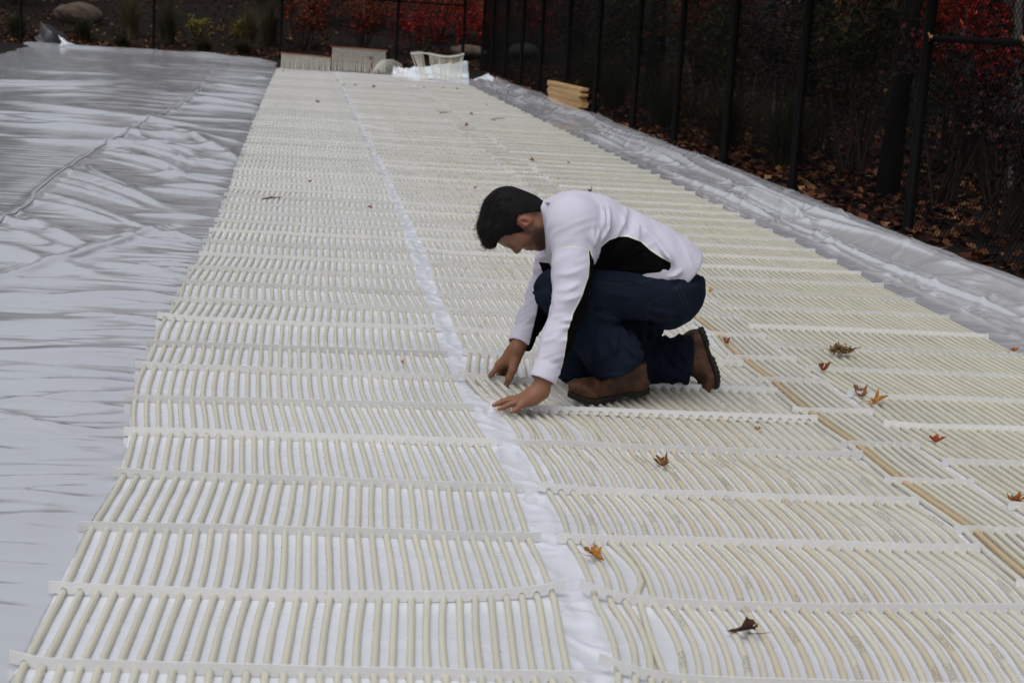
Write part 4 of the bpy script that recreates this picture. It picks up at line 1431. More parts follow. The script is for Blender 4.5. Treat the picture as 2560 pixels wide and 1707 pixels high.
# ---------------------------------------------------------------- jeans
hipN, hipF = Q(1425, 745, 5.33), Q(1415, 735, 5.55)
knN, anN = Q(745, 735, 5.33), Q(1135, 1165, 5.30)
knF, anF = Q(885, 1195, 5.57), Q(1560, 1160, 5.585)
pelvis = union([cone(Q(1405, 690, YC), Q(1470, 725, YC), 0.115, 0.098, 1.50, YC), cone(hipN, hipF, 0.105, 0.105),
                cone(Q(1455, 730, 5.35), Q(1455, 730, 5.52), 0.098, 0.098), cone(Q(1250, 640, YC), Q(1420, 690, YC), 0.06, 0.11, 1.5, YC)], 0.04)
legN = union([cone(hipN, knN * 0.6 + hipN * 0.4, 0.104, 0.088), cone(knN * 0.6 + hipN * 0.4, knN, 0.090, 0.068),
              (cone(knN, knN * 0.5 + anN * 0.5, 0.068, 0.075), 0.02), (cone(knN * 0.5 + anN * 0.5, anN, 0.075, 0.092), 0.03)], 0.03)
legF = union([cone(hipF, knF * 0.5 + hipF * 0.5, 0.100, 0.090), cone(knF * 0.5 + hipF * 0.5, knF, 0.092, 0.070),
              (cone(knF, knF * 0.5 + anF * 0.5, 0.070, 0.074), 0.03), (cone(knF * 0.5 + anF * 0.5, anF, 0.074, 0.083), 0.03)], 0.03)
JC = [((1250, 1075), (1330, 1120), 0.012, -0.006), ((1330, 1062), (1360, 1150), 0.012, 0.008), ((1430, 1040), (1450, 1150), 0.014, 0.007), ((1385, 1052), (1400, 1130), 0.010, -0.006),
      ((1100, 930), (1400, 935), 0.012, -0.012), ((960, 1000), (1010, 1150), 0.012, 0.007), ((1050, 980), (1100, 1120), 0.012, 0.006), ((920, 850), (1120, 905), 0.015, 0.006),
      ((1300, 830), (1480, 870), 0.014, 0.004), ((970, 660), (1300, 690), 0.007, -0.003), ((1000, 1250), (1200, 1220), 0.010, 0.006), ((900, 1090), (950, 1230), 0.012, 0.007),
      ((1150, 1040), (1240, 1130), 0.012, 0.007), ((1480, 1020), (1510, 1150), 0.014, 0.006), ((1500, 1180), (1570, 1200), 0.012, -0.005), ((1000, 720), (1250, 760), 0.012, 0.003)]
JCR = [(Q(*a, 5.28), Q(*b, 5.28), w, h) for a, b, w, h in JC]
JCR = [(a, b, w * 0.8, h * 2.0) for a, b, w, h in JCR]
hemN_c = Q(1150, 1205, 5.30); hemN_n = Q(1140, 1200, 5.3) - Q(1040, 1080, 5.3); hemN_n /= np.linalg.norm(hemN_n)
hemF_c = Q(1572, 1160, 5.585); hemF_n = np.array([1.0, 0, -0.03])
waist_c = Q(1500, 655, YC)
shirt_cut = None


def leg_wrinkle(P, hip, kn, an, k):
    d1 = np.linalg.norm(kn - hip); d2 = np.linalg.norm(an - kn)
    a1 = (kn - hip) / d1; a2 = (an - kn) / d2
    t1 = (P - hip) @ a1; t2_ = (P - kn) @ a2
    up = (t2_ < 0) | ((t1 < d1) & (np.linalg.norm(P - hip - t1[..., None] * a1, axis=-1) < np.linalg.norm(P - kn - t2_[..., None] * a2, axis=-1)))
    t = np.where(up, np.minimum(t1, d1), d1 + t2_)
    r = P - np.where(up[..., None], hip + t1[..., None] * a1, kn + t2_[..., None] * a2)
    th = np.arctan2(r[..., 1], r[..., 2] + 0.3 * r[..., 0])
    n = noise2(t * 24 + 1.1 * np.sin(th + k) + 0.5 * th, th * 0.8 + k, 310 + k)
    n2 = noise2(t * 55 - 1.2 * th, th * 1.5 + k, 330 + k)
    env = 0.35 + 0.8 * np.exp(-((t - d1) / 0.10) ** 2) + 0.9 * np.exp(-((t - d1 - d2 + 0.06) / 0.09) ** 2) + 0.5 * np.exp(-(t / 0.10) ** 2)
    return (0.0075 * (1 - np.abs(n) * 1.8) + 0.0022 * n2) * env


def jeans_f(P):
    d = smax(pelvis(P), -((P - WP) @ WN), 0.006)
    d = smin(smin(d, legN(P) - leg_wrinkle(P, hipN, knN, anN, 1), 0.03), legF(P) - leg_wrinkle(P, hipF, knF, anF, 2), 0.025)
    for (a, b, w, h) in JCR: d = d - crease(P, a, b, w, h)
    d = d - 0.0045 * noise3(P, 17, 13) - 0.0022 * noise3(P, 42, 15)
    nN = np.linalg.norm(P - anN, axis=-1) < 0.17
    cutN = (P - hemN_c) @ hemN_n - 0.012 * np.sin((P[..., 0] - anN[0]) * 30)
    d = np.where(nN & (P[..., 1] < 5.47), smax(d, cutN, 0.004), d)
    hole = cone(anN - hemN_n * 0.015, anN + hemN_n * 0.1, 0.060, 0.082)(P)
    d = np.where(nN & (P[..., 1] < 5.47), smax(d, -hole, 0.004), d)
    nF = (np.linalg.norm(P - anF, axis=-1) < 0.16)
    d = np.where(nF, smax(d, (P - hemF_c) @ hemF_n, 0.004), d)
    hole = cone(anF - hemF_n * 0.02, anF + hemF_n * 0.1, 0.060, 0.076)(P)
    d = np.where(nF, smax(d, -hole, 0.004), d)
    # rests on the tubes
    d = smax(d, 0.018 - P[..., 2], 0.012)
    return d


WP = Q(1600, 640, YC); wv = Q(1400, 655, YC) - WP; wv /= np.linalg.norm(wv)
WN = np.cross(np.array([0, 1.0, 0]), wv); WN /= np.linalg.norm(WN)
if WN[2] > 0: WN = -WN
lo = np.array([min(knN[0], knF[0]) - 0.09, 5.12, 0.0]); hi = np.array([max(anF[0], hipN[0]) + 0.16, 5.74, t4[2] + 0.10])
V, F = nets(jeans_f, lo, hi, 0.0056)
DENIM = NT('dark_denim', (0.02, 0.03, 0.06), 0.9, 0.06)
v_ = DENIM.coord()
at = DENIM.n('Attribute'); at.attribute_name = 'stitch'
c1 = DENIM.mix(DENIM.noise(v_, 7, 4), (0.0035, 0.005, 0.010), (0.014, 0.021, 0.040))
c1 = DENIM.mix(DENIM.math('MULTIPLY', DENIM.noise(DENIM.coord((300, 300, 900)), 1, 2), 0.35), c1, (0.014, 0.019, 0.031))
DENIM.color(DENIM.mix(DENIM.ramp(at.outputs['Fac'], [(0.4, (0, 0, 0)), (0.7, (0.6, 0.6, 0.6))]), c1, (0.035, 0.031, 0.028)))
DENIM.bump(DENIM.noise(v_, 300, 2), 0.15, 0.001)
DENIM = DENIM.m
st = np.zeros(len(V))
for line in ([(1325, 800), (1400, 775), (1490, 705)], [(1325, 800), (1315, 890), (1400, 920), (1480, 910)], [(1490, 705), (1560, 840)], [(1515, 690), (1580, 835)], [(965, 680), (1180, 690), (1290, 680), (1400, 645)]):
    q = [Q(*p, 5.22) for p in line]
    st = np.maximum(st, np.exp(-(polyline_d(V[:, 0], V[:, 2], [(p[0], p[2]) for p in q]) / 0.0026) ** 2) * (V[:, 1] < 5.40))
jeans = part('jeans', V, F, DENIM, {'stitch': st})
mb = MB(); bt = near_surface(jeans_f, Q(1398, 645, 5.20), np.array([0, 1.0, 0])); mb.tube([bt - MOFF + [0, -0.003, 0], bt - MOFF + [0, 0.003, 0]], 0.0045, 8); mb.build('rivet', mottled('brass_rivet', (0.5, 0.38, 0.25), (0.4, 0.3, 0.2), 50, 0.35, 0.5, 0.0), jeans)

# ---------------------------------------------------------------- boots
LEATHER = NT('brown_leather', (0.14, 0.055, 0.025), 0.55, 0.35)
v_ = LEATHER.coord()
LEATHER.color(LEATHER.ramp(LEATHER.noise(v_, 22, 6, 0.65), [(0.28, (0.010, 0.006, 0.005)), (0.5, (0.060, 0.023, 0.010)), (0.72, (0.14, 0.058, 0.025))]))
LEATHER.bump(LEATHER.noise(v_, 120, 4), 0.3, 0.003)
LEATHER = LEATHER.m
RUBBER = mottled('black_rubber', (0.012, 0.011, 0.010), (0.025, 0.022, 0.02), 40, 0.7, 0.25, 0.3)


def boot(toe, heel, up, side, label, ankle_h=0.118, lug=True):
    """work boot between toe and heel points of the sole"""
    toe = np.array(toe, float); heel = np.array(heel, float)
    L = np.linalg.norm(toe - heel)
    ex = (toe - heel) / L
    ez = np.array(up, float); ez -= (ez @ ex) * ex; ez /= np.linalg.norm(ez)
    ey = np.cross(ez, ex)
    M = np.stack([ex, ey, ez], -1)

    def loc(P): return (P - heel) @ M

    def outline(q):
        """half width of the sole along its length"""
        t = np.clip(q[..., 0] / L, -0.2, 1.2)
        w = np.interp(t, [-0.02, 0.0, 0.08, 0.2, 0.4, 0.62, 0.78, 0.9, 0.97, 1.0, 1.03], [0.0, 0.018, 0.033, 0.037, 0.034, 0.045, 0.049, 0.043, 0.028, 0.015, 0.0])
        return np.abs(q[..., 1]) - w

    def sole(P):
        q = loc(P)
        arch = np.interp(q[..., 0] / L, [0, 0.28, 0.30, 0.45, 0.5, 1.0], [0.0, 0.0, 0.007, 0.007, 0.0, 0.0])
        spring = 0.02 * np.clip((q[..., 0] / L - 0.7) / 0.3, 0, 1) ** 2
        z = q[..., 2] - spring
        d = smax(outline(q) * 0.9, smax(z - 0.021, arch - z, 0.003), 0.005)
        if lug:
            groove = np.abs(((q[..., 0] / 0.016) % 1.0) - 0.5) * 0.016 - 0.0022
            d = smax(d, -smax(groove, z - 0.004, 0.002), 0.002)
        return d

    def upper(P):
        q = loc(P)
        sp = 0.02 * np.clip((q[..., 0] / L - 0.7) / 0.3, 0, 1) ** 2
        q = q - np.stack([0 * sp, 0 * sp, sp], -1)
        a = lambda x, z, y=0: np.array([x * L, y, z])
        d = union([cone(a(0.17, 0.06), a(0.21, 0.13), 0.036, 0.036), cone(a(0.19, 0.05), a(0.5, 0.062), 0.036, 0.036),
                   cone(a(0.5, 0.058), a(0.76, 0.044), 0.036, 0.030), (ell(a(0.82, 0.044), (0.056, 0.043, 0.030)), 0.02),
                   (cone(a(0.28, 0.11), a(0.5, 0.07), 0.042, 0.036), 0.03)], 0.03)(q)
        wall = smax(outline(q) * 0.9 + 0.0045, smax(q[..., 2] - 0.044, 0.0195 - q[..., 2], 0.003), 0.012)
        d = smin(d, wall, 0.022)
        d = smax(d, 0.0195 - q[..., 2], 0.003)
        d = smax(d, outline(q) - 0.001, 0.006)  if False else d
        d = smax(d, q[..., 2] - ankle_h, 0.006)
        d = d - 0.0012 * noise3(P, 70, 33)
        # toe cap and welt seams
        d = d + 0.0014 * np.exp(-((q[..., 0] / L - 0.70 + 0.6 * q[..., 1] ** 2 * 40) / 0.008) ** 2)
        return d
    pts = np.array([toe, heel, toe + ez * 0.2, heel + ez * 0.2])
    lo = pts.min(0) - 0.07; hi = pts.max(0) + 0.07
    root = None
    V, F = nets(upper, lo, hi, 0.0038)
    b = part('boot', V, F, LEATHER); b['label'] = label
    V, F = nets(sole, lo, hi, 0.0034)
    part('sole', V, F, RUBBER, None, b)
    # laces
    mb = MB()
    for k in range(5):
        x = (0.36 + 0.07 * k) * L; z = 0.135 - 0.011 * k
        mb.tube([heel + M @ np.array([x - 0.008, -0.030, z - 0.012]) - MOFF, heel + M @ np.array([x, 0, z]) - MOFF, heel + M @ np.array([x + 0.008, 0.030, z - 0.012]) - MOFF], 0.0022, 5)
    mb.build('laces', RUBBER, b, True)
    return b


toeN = Q(822, 1375, 5.25); heelN = Q(1312, 1310, 5.40)
toeN[2] = 0.014; heelN[2] = 0.030
boot(toeN, heelN, (0.05, -0.1, 1), -1, 'brown leather boot planted flat on the tubes')
toeF = Q(1742, 1345, 5.60); heelF = Q(1678, 966, 5.58)
toeF[2] = 0.02
boot(toeF + np.array([0.02, -0.03, 0]), heelF + np.array([0.0, 0.03, 0]), (-1, 0.12, 0.1), -1, 'brown boot on its toes, black lugged sole facing backwards')
# ---------------------------------------------------------------- head, neck and hands: the body
HO = Q(520, 285, YC)                                     # level with the ears, middle of the head
ang = R(14)


def im(v):                                               # picture direction (right, down) -> world, in the man's plane
    a = Q(500 + v[0] * 100, 300 + v[1] * 100, YC) - Q(500, 300, YC)
    return a / np.linalg.norm(a)


hf = im((-math.sin(ang), math.cos(ang))); hu = im((-math.cos(ang), -math.sin(ang)))
hu = hu - (hu @ hf) * hf; hu /= np.linalg.norm(hu)
hs = np.cross(hf, hu); hs = hs if hs[1] < 0 else -hs      # towards the camera: his left
HM = np.stack([hf, hs, hu], -1)
NECK_A = HO + HM @ np.array([-0.028, 0, -0.02])
NECK_B = Q(735, 330, YC)


def hl(P): return (P - HO) @ HM


def head_local(q):
    qa = q.copy(); qa[..., 1] = np.abs(qa[..., 1])        # both sides alike
    d = ell((0.000, 0, 0.036), (0.092, 0.073, 0.084))(q)
    d = smin(d, ell((0.036, 0, -0.018), (0.050, 0.056, 0.078))(q), 0.03)
    d = smin(d, cone((0.012, 0.050, -0.048), (0.058, 0.014, -0.074), 0.019, 0.016)(qa), 0.03)
    d = smin(d, ell((0.061, 0, -0.072), (0.017, 0.022, 0.017))(q), 0.02)
    d = smin(d, cone((0.080, 0.0, 0.028), (0.072, 0.036, 0.026), 0.012, 0.012)(qa), 0.014)
    d = smin(d, ell((0.055, 0.042, -0.006), (0.022, 0.018, 0.020))(qa), 0.025)
    d = smax(d, -ell((0.092, 0.031, 0.010), (0.016, 0.016, 0.011))(qa), 0.012)
    d = smin(d, ell((0.070, 0.030, 0.010), (0.014, 0.015, 0.012))(qa), 0.005)     # lids over lowered eyes
    d = smin(d, cone((0.083, 0, 0.020), (0.1005, 0, -0.006), 0.0075, 0.0095)(q), 0.010)
    d = smin(d, ell((0.091, 0.0105, -0.0115), (0.011, 0.0075, 0.0075))(qa), 0.006)
    d = smax(d, -ell((0.092, 0.007, -0.020), (0.005, 0.004, 0.004))(qa), 0.003)
    d = smin(d, ell((0.079, 0, -0.037), (0.0125, 0.022, 0.0075))(q), 0.008)
    d = smin(d, ell((0.076, 0, -0.0495), (0.0125, 0.019, 0.0085))(q), 0.008)
    d = smax(d, -ell((0.094, 0, -0.0435), (0.009, 0.024, 0.0016))(q), 0.003)
    # ears
    e = ell((-0.008, 0.071, 0.002), (0.0140, 0.010, 0.0225))(qa)
    e = smax(e, -ell((-0.006, 0.084, 0.004), (0.0095, 0.0145, 0.0155))(qa), 0.004)
    e = smin(e, ell((0.004, 0.072, -0.004), (0.006, 0.007, 0.009))(qa), 0.006)
    d = smin(d, e, 0.006)
    return d


def head_f(P):
    d = head_local(hl(P))
    return smin(d, cone(NECK_A, NECK_B, 0.057, 0.056)(P), 0.035)


lo = np.minimum(HO, NECK_B) - [0.15, 0.105, 0.16]; hi = np.maximum(HO, NECK_B) + [0.06, 0.105, 0.13]
Vh, Fh = nets(head_f, lo, hi, 0.0024)


def H3(cx, cy, yc):
    return on_plane((1180 + cx / 8.2545) / 1.08844, (860 + cy / 8.2545) / 1.08844, yc)


def finger(pts, r):
    return union([cone(pts[i], pts[i + 1], r[i], r[i + 1]) for i in range(len(pts) - 1)], 0.004)


# near (left) hand, laid flat over the bar
def low(p, z):
    p = np.array(p); p[2] = max(p[2], z); return p


wN = H3(1405, 965, 5.075)
kn = {'index': H3(905, 1135, 5.115), 'middle': H3(880, 1165, 5.095), 'ring': H3(915, 1205, 5.072), 'little': H3(1010, 1245, 5.050)}
fN = [finger([kn['index'], H3(740, 1150, 5.125), H3(620, 1180, 5.125), H3(520, 1222, 5.120)], [0.0105, 0.0092, 0.0082, 0.0066]),
      finger([kn['middle'], H3(700, 1170, 5.100), H3(570, 1215, 5.095), H3(455, 1258, 5.090)], [0.0108, 0.0094, 0.0084, 0.0068]),
      finger([kn['ring'], H3(770, 1250, 5.068), H3(660, 1300, 5.062), H3(560, 1332, 5.058)], [0.0105, 0.0090, 0.0082, 0.0066]),
      finger([kn['little'], H3(950, 1318, 5.038), H3(880, 1362, 5.034), H3(815, 1388, 5.032)], [0.0098, 0.0082, 0.0074, 0.0062]),
      finger([H3(1180, 1085, 5.110), H3(960, 1120, 5.135), H3(850, 1118, 5.145), H3(755, 1112, 5.148)], [0.0150, 0.0115, 0.0092, 0.0074])]
palmN = union([cone(wN, H3(1240, 1065, 5.075), 0.027, 0.026), cone(H3(1240, 1065, 5.075), kn['middle'], 0.023, 0.0125), cone(H3(1240, 1060, 5.090), kn['index'], 0.021, 0.0120),
               cone(H3(1250, 1080, 5.065), kn['ring'], 0.022, 0.0120), cone(H3(1270, 1100, 5.055), kn['little'], 0.022, 0.0115), cone(wN, wrN * 0.6 + wN * 0.4 + (wrN - elN) * -0.1, 0.027, 0.030)], 0.016)
handN = union([palmN] + fN, 0.007)
# far (right) hand, pinching the next bar
wF = H3(925, 95, 5.510)
kF = {'index': H3(560, 430, 5.535), 'middle': H3(600, 420, 5.560), 'ring': H3(670, 430, 5.580), 'little': H3(740, 440, 5.595)}
fF = [finger([kF['index'], H3(480, 540, 5.535), H3(425, 600, 5.537), H3(378, 655, 5.540)], [0.0115, 0.0100, 0.0092, 0.0078]),
      finger([kF['middle'], H3(560, 570, 5.570), H3(555, 650, 5.565), H3(575, 690, 5.555)], [0.0115, 0.0100, 0.0092, 0.0078]),
      finger([kF['ring'], H3(650, 580, 5.590), H3(640, 660, 5.580), H3(650, 700, 5.570)], [0.0110, 0.0096, 0.0088, 0.0076]),
      finger([kF['little'], H3(730, 560, 5.600), H3(715, 640, 5.590), H3(715, 690, 5.580)], [0.0100, 0.0086, 0.0078, 0.0068]),
      finger([H3(885, 330, 5.500), H3(845, 520, 5.485), H3(770, 690, 5.487), H3(712, 835, 5.495)], [0.0200, 0.0145, 0.0125, 0.0088])]
palmF = union([cone(wF, H3(850, 220, 5.520), 0.026, 0.027), cone(H3(850, 220, 5.520), kF['index'], 0.025, 0.0150), cone(H3(840, 240, 5.535), kF['middle'], 0.024, 0.0140),
               cone(H3(850, 260, 5.550), kF['ring'], 0.023, 0.0135), cone(H3(870, 280, 5.560), kF['little'], 0.022, 0.0125), cone(wF, wrF + (wrF - elF) * -0.1, 0.026, 0.030),
               cone(H3(850, 220, 5.520), H3(860, 400, 5.510), 0.024, 0.018)], 0.016)
handF = union([palmF] + fF, 0.006)
allN = np.array([wN, wrN, H3(440, 1262, 5.09), H3(815, 1395, 5.02), H3(755, 1110, 5.15)])
V1, F1 = nets(handN, allN.min(0) - 0.035, allN.max(0) + 0.035, 0.0019)
allF = np.array([wF, wrF, H3(370, 660, 5.535), H3(712, 850, 5.465), H3(740, 690, 5.605)])
V2, F2 = nets(handF, allF.min(0) - 0.035, allF.max(0) + 0.035, 0.0019)
# trunk and limbs inside the clothes carry the visible skin
core = union([cone(NECK_B, t2, 0.05, 0.07, 1.3, YC), cone(t2, t3, 0.07, 0.065, 1.3, YC), cone(t3, Q(1470, 700, YC), 0.065, 0.075, 1.3, YC),
              cone(t1, shN, 0.06, 0.045), cone(shN, elN, 0.045, 0.034), cone(elN, wrN, 0.034, 0.026), cone(t1, shF, 0.06, 0.045), cone(shF, elF, 0.045, 0.034), cone(elF, wrF, 0.034, 0.026),
              cone(hipN, knN, 0.07, 0.045), cone(knN, anN, 0.045, 0.035), cone(hipF, knF, 0.07, 0.045), cone(knF, anF, 0.045, 0.035)], 0.03)
allc = np.array([NECK_B, t2, t4, wrN, wrF, knN, knF, anF, hipN])
V3, F3 = nets(core, allc.min(0) - 0.12, allc.max(0) + 0.12, 0.013)
Vb = np.concatenate([Vh, V1, V2, V3])
Fb = np.concatenate([Fh, F1 + len(Vh), F2 + len(Vh) + len(V1), F3 + len(Vh) + len(V1) + len(V2)])
q = hl(Vb); nh = len(Vh)
f_, s_, u_ = q[:, 0], np.abs(q[:, 1]), q[:, 2]
is_h = np.arange(len(Vb)) < nh


def sstep(x, a, b):
    t = np.clip((x - a) / (b - a), 0, 1); return t * t * (3 - 2 * t)


# beard stubble: jaw, chin and upper lip, sideburn in front of the ear; shaved hair at the nape
beard = sstep(-u_, 0.012, 0.040) * sstep(f_, -0.012, 0.010) * (1 - 0.85 * sstep(f_, 0.060, 0.072) * sstep(-u_, 0.0, 0.001) * (u_ > -0.052) * (s_ > 0.012) * 0.6)
cheek = sstep(u_ + 0.9 * (f_ - 0.02), -0.03, 0.0)
beard = beard * (1 - 0.75 * cheek)
beard = np.maximum(beard, 0.85 * sstep(f_, 0.012, 0.018) * (1 - sstep(f_, 0.030, 0.040)) * (s_ > 0.04) * (u_ > -0.04) * (u_ < 0.05))
beard = np.maximum(beard, 0.6 * np.exp(-((u_ + 0.028) / 0.006) ** 2) * (f_ > 0.07) * (s_ < 0.026))
nape = sstep(-f_, 0.022, 0.040) * sstep(u_, -0.055, -0.025)
nape = np.maximum(nape, sstep(u_, 0.028, 0.04) * (f_ < 0.05))
dark = np.where(is_h, np.maximum(beard, 0.95 * nape), 0.0)
brow = np.exp(-((u_ - 0.0305 + 0.10 * (s_ - 0.03) ** 2 * 60) / 0.0055) ** 2) * (s_ > 0.011) * (s_ < 0.050) * (f_ > 0.05)
lash = np.exp(-((u_ - 0.004) / 0.003) ** 2) * (np.abs(s_ - 0.030) < 0.015) * (f_ > 0.066) * (f_ < 0.088)
dark = np.where(is_h, np.maximum(dark, np.maximum(brow, lash * 0.9)), dark)
lip = np.where(is_h, np.exp(-((u_ + 0.0435) / 0.009) ** 4) * (f_ > 0.074) * (s_ < 0.024), 0.0)
rosy = np.where(is_h, np.maximum(np.exp(-((f_ + 0.010) / 0.02) ** 2) * (s_ > 0.071), 0.7 * np.exp(-(((f_ - 0.1) / 0.014) ** 2 + ((u_ + 0.006) / 0.016) ** 2))), 0.0)
tips = np.array([H3(455, 1258, 5.09), H3(560, 1332, 5.058), H3(815, 1388, 5.032), H3(712, 845, 5.495), H3(378, 655, 5.54)])
for tpt in tips: rosy = np.maximum(rosy, 0.8 * np.exp(-(np.linalg.norm(Vb - tpt, axis=1) / 0.012) ** 2))
SKIN = NT('tan_skin', (0.30, 0.145, 0.085), 0.5, 0.35)
v_ = SKIN.coord()
at = SKIN.n('Attribute'); at.attribute_name = 'dark'
at2 = SKIN.n('Attribute'); at2.attribute_name = 'lip'
at3 = SKIN.n('Attribute'); at3.attribute_name = 'rosy'
c1 = SKIN.mix(SKIN.noise(v_, 30, 4), (0.26, 0.122, 0.070), (0.21, 0.094, 0.053))
c1 = SKIN.mix(SKIN.math('MULTIPLY', at3.outputs['Fac'], 0.7), c1, (0.31, 0.105, 0.072))
c1 = SKIN.mix(at2.outputs['Fac'], c1, (0.24, 0.085, 0.07))
grain = SKIN.ramp(SKIN.noise(v_, 500, 2), [(0.3, (0.55, 0.55, 0.55)), (0.7, (1, 1, 1))])
SKIN.color(SKIN.mix(SKIN.math('MULTIPLY', at.outputs['Fac'], grain), c1, (0.012, 0.009, 0.008)))
SKIN.b.inputs['Subsurface Weight'].default_value = 0.12
SKIN.b.inputs['Subsurface Radius'].default_value = (0.008, 0.003, 0.002)
SKIN.b.inputs['Subsurface Scale'].default_value = 1.0
SKIN.bump(SKIN.noise(v_, 160, 3), 0.12, 0.002)
SKIN = SKIN.m
body = part('body', Vb, Fb, SKIN, {'dark': dark, 'lip': lip, 'rosy': rosy})
# fingernails
NAIL = mottled('fingernail', (0.42, 0.22, 0.16), (0.38, 0.20, 0.15), 60, 0.35, 0.4, 0.0)
for (a, b, r) in ((H3(570, 1215, 5.095), H3(455, 1258, 5.090), 0.0066), (H3(660, 1300, 5.062), H3(560, 1332, 5.058), 0.0066), (H3(880, 1362, 5.034), H3(815, 1388, 5.032), 0.006), (H3(770, 690, 5.487), H3(712, 835, 5.495), 0.009)):
    ax = (b - a) / np.linalg.norm(b - a)
    to_cam = np.array([0, 0, CAM_H]) - b; to_cam /= np.linalg.norm(to_cam)
    nrm = np.array([0, -0.35, 1.0]) if r < 0.008 else to_cam
    nrm = nrm - (nrm @ ax) * ax; nrm /= np.linalg.norm(nrm); sd = np.cross(nrm, ax)
    M = np.stack([ax, sd, nrm], -1); c = b - ax * 0.001 + nrm * (r * 0.72)
    Vn, Fn = nets(ell(c, (0.0062, 0.0050, 0.0026), M), c - 0.01, c + 0.01, 0.0012)
    part('fingernail', Vn, Fn, NAIL, None, body)

# ---------------------------------------------------------------- hair
hp = [(0.084, 0.070), (0.066, 0.066), (0.054, 0.056), (0.047, 0.036), (0.036, 0.022), (0.030, -0.004), (0.022, -0.006), (0.012, 0.012), (0.006, 0.026), (-0.010, 0.031), (-0.024, 0.026),
      (-0.032, 0.012), (-0.038, -0.006), (-0.046, -0.030), (-0.052, -0.085), (-0.14, -0.085), (-0.14, 0.10), (-0.08, 0.17), (0.05, 0.17), (0.15, 0.12), (0.13, 0.068), (0.105, 0.066)]


def hair_f(P):
    q = hl(P)
    skull = head_local(q)
    thick = np.interp(q[..., 2], [-0.08, -0.03, 0.0, 0.03, 0.07, 0.10, 0.13], [0.0015, 0.0025, 0.004, 0.007, 0.014, 0.019, 0.021])
    thick = thick + 0.010 * sstep(q[..., 0], 0.0, 0.07) * sstep(q[..., 2], 0.05, 0.09)
    d = smin(ell((0.000, 0, 0.036), (0.092, 0.073, 0.084))(q), cone(NECK_A, NECK_B, 0.057, 0.056)(P), 0.035) - thick
    quiff = cone((0.045, 0, 0.104), (0.088, 0, 0.092), 0.030, 0.020, 1.0)(np.stack([q[..., 0], q[..., 1] / 2.0, q[..., 2]], -1))
    d = smin(d, quiff, 0.02)
    flow = q[..., 1] * 1.0
    st = noise2(q[..., 1] * 170 + 2.5 * noise2(q[..., 0] * 20, q[..., 2] * 20, 4), q[..., 0] * 22 - q[..., 2] * 14, 51)
    st = st + 0.7 * noise2(q[..., 1] * 70 + q[..., 2] * 30, q[..., 0] * 14 - q[..., 2] * 20, 52)
    d = d - 0.0014 * st * sstep(q[..., 2], 0.0, 0.06) - 0.0015 * noise3(P, 40, 53)
    x, z = q[..., 0], q[..., 2]
    pd = polyline_d(x, z, hp + hp[:1])
    cut = np.where(in_poly(x, z, hp), -pd, pd) + 0.0018 * noise2(x * 260, z * 260 + q[..., 1] * 90, 55)
    return smax(d, cut, 0.004)


Vr, Fr = nets(hair_f, HO - [0.18, 0.12, 0.12], HO + [0.15, 0.12, 0.16], 0.0028)
HAIR = mottled('black_hair', (0.0045, 0.004, 0.0038), (0.010, 0.008, 0.007), 90, 0.6, 0.12, 0.4, 0.003)
hair = part('hair', Vr, Fr, HAIR)
hr = np.random.default_rng(5)
ql = hl(Vr)
cand = np.where(ql[:, 2] > 0.055)[0]
pick = hr.choice(cand, 2600)
base = ql[pick]
ctr = np.array([0, 0, 0.036])
nrm = (base - ctr) / np.linalg.norm(base - ctr, axis=1)[:, None]
flow = np.array([0.85, 0, 0.35]) + hr.normal(0, 0.16, (len(pick), 3))
flow -= (flow * nrm).sum(1)[:, None] * nrm * 0.8
flow /= np.linalg.norm(flow, axis=1)[:, None]
Ls = hr.uniform(0.006, 0.015, len(pick))[:, None]
tip = base + flow * Ls + nrm * hr.uniform(0.0, 0.003, len(pick))[:, None]
sidev = np.cross(flow, nrm) * 0.0009
b0 = base - nrm * 0.003
S = np.stack([b0 + sidev, b0 - sidev, (b0 + tip) / 2 + nrm * 0.002 - sidev * 0.7, (b0 + tip) / 2 + nrm * 0.002 + sidev * 0.7, tip], 1)
S = S @ HM.T + HO
i5 = np.arange(len(pick))[:, None] * 5
Fs = np.concatenate([i5 + np.array([[0, 1, 2]]), i5 + np.array([[0, 2, 3]]), i5 + np.array([[3, 2, 4]])])
# a few longer loose locks over the brow and crown
cand2 = np.where((ql[:, 2] > 0.085) | ((ql[:, 0] > 0.07) & (ql[:, 2] > 0.07)))[0]
pick2 = hr.choice(cand2, 420)
b2 = ql[pick2]; n2 = (b2 - ctr) / np.linalg.norm(b2 - ctr, axis=1)[:, None]
f2 = np.array([0.9, 0, 0.1]) + hr.normal(0, 0.35, (len(pick2), 3)); f2 /= np.linalg.norm(f2, axis=1)[:, None]
tip2 = b2 + f2 * hr.uniform(0.010, 0.022, len(pick2))[:, None] + n2 * hr.uniform(0.001, 0.007, len(pick2))[:, None]
sv2 = np.cross(f2, n2) * 0.0013
S2 = np.stack([b2 + sv2, b2 - sv2, (b2 + tip2) / 2 + n2 * 0.003 - sv2 * 0.7, (b2 + tip2) / 2 + n2 * 0.003 + sv2 * 0.7, tip2], 1) @ HM.T + HO
S = np.concatenate([S, S2]); i5 = np.arange(len(S))[:, None] * 5
Fs = np.concatenate([i5 + np.array([[0, 1, 2]]), i5 + np.array([[0, 2, 3]]), i5 + np.array([[3, 2, 4]])])
strands = part('strands', S.reshape(-1, 3), Fs, HAIR, None, hair); strands['kind'] = 'stuff'
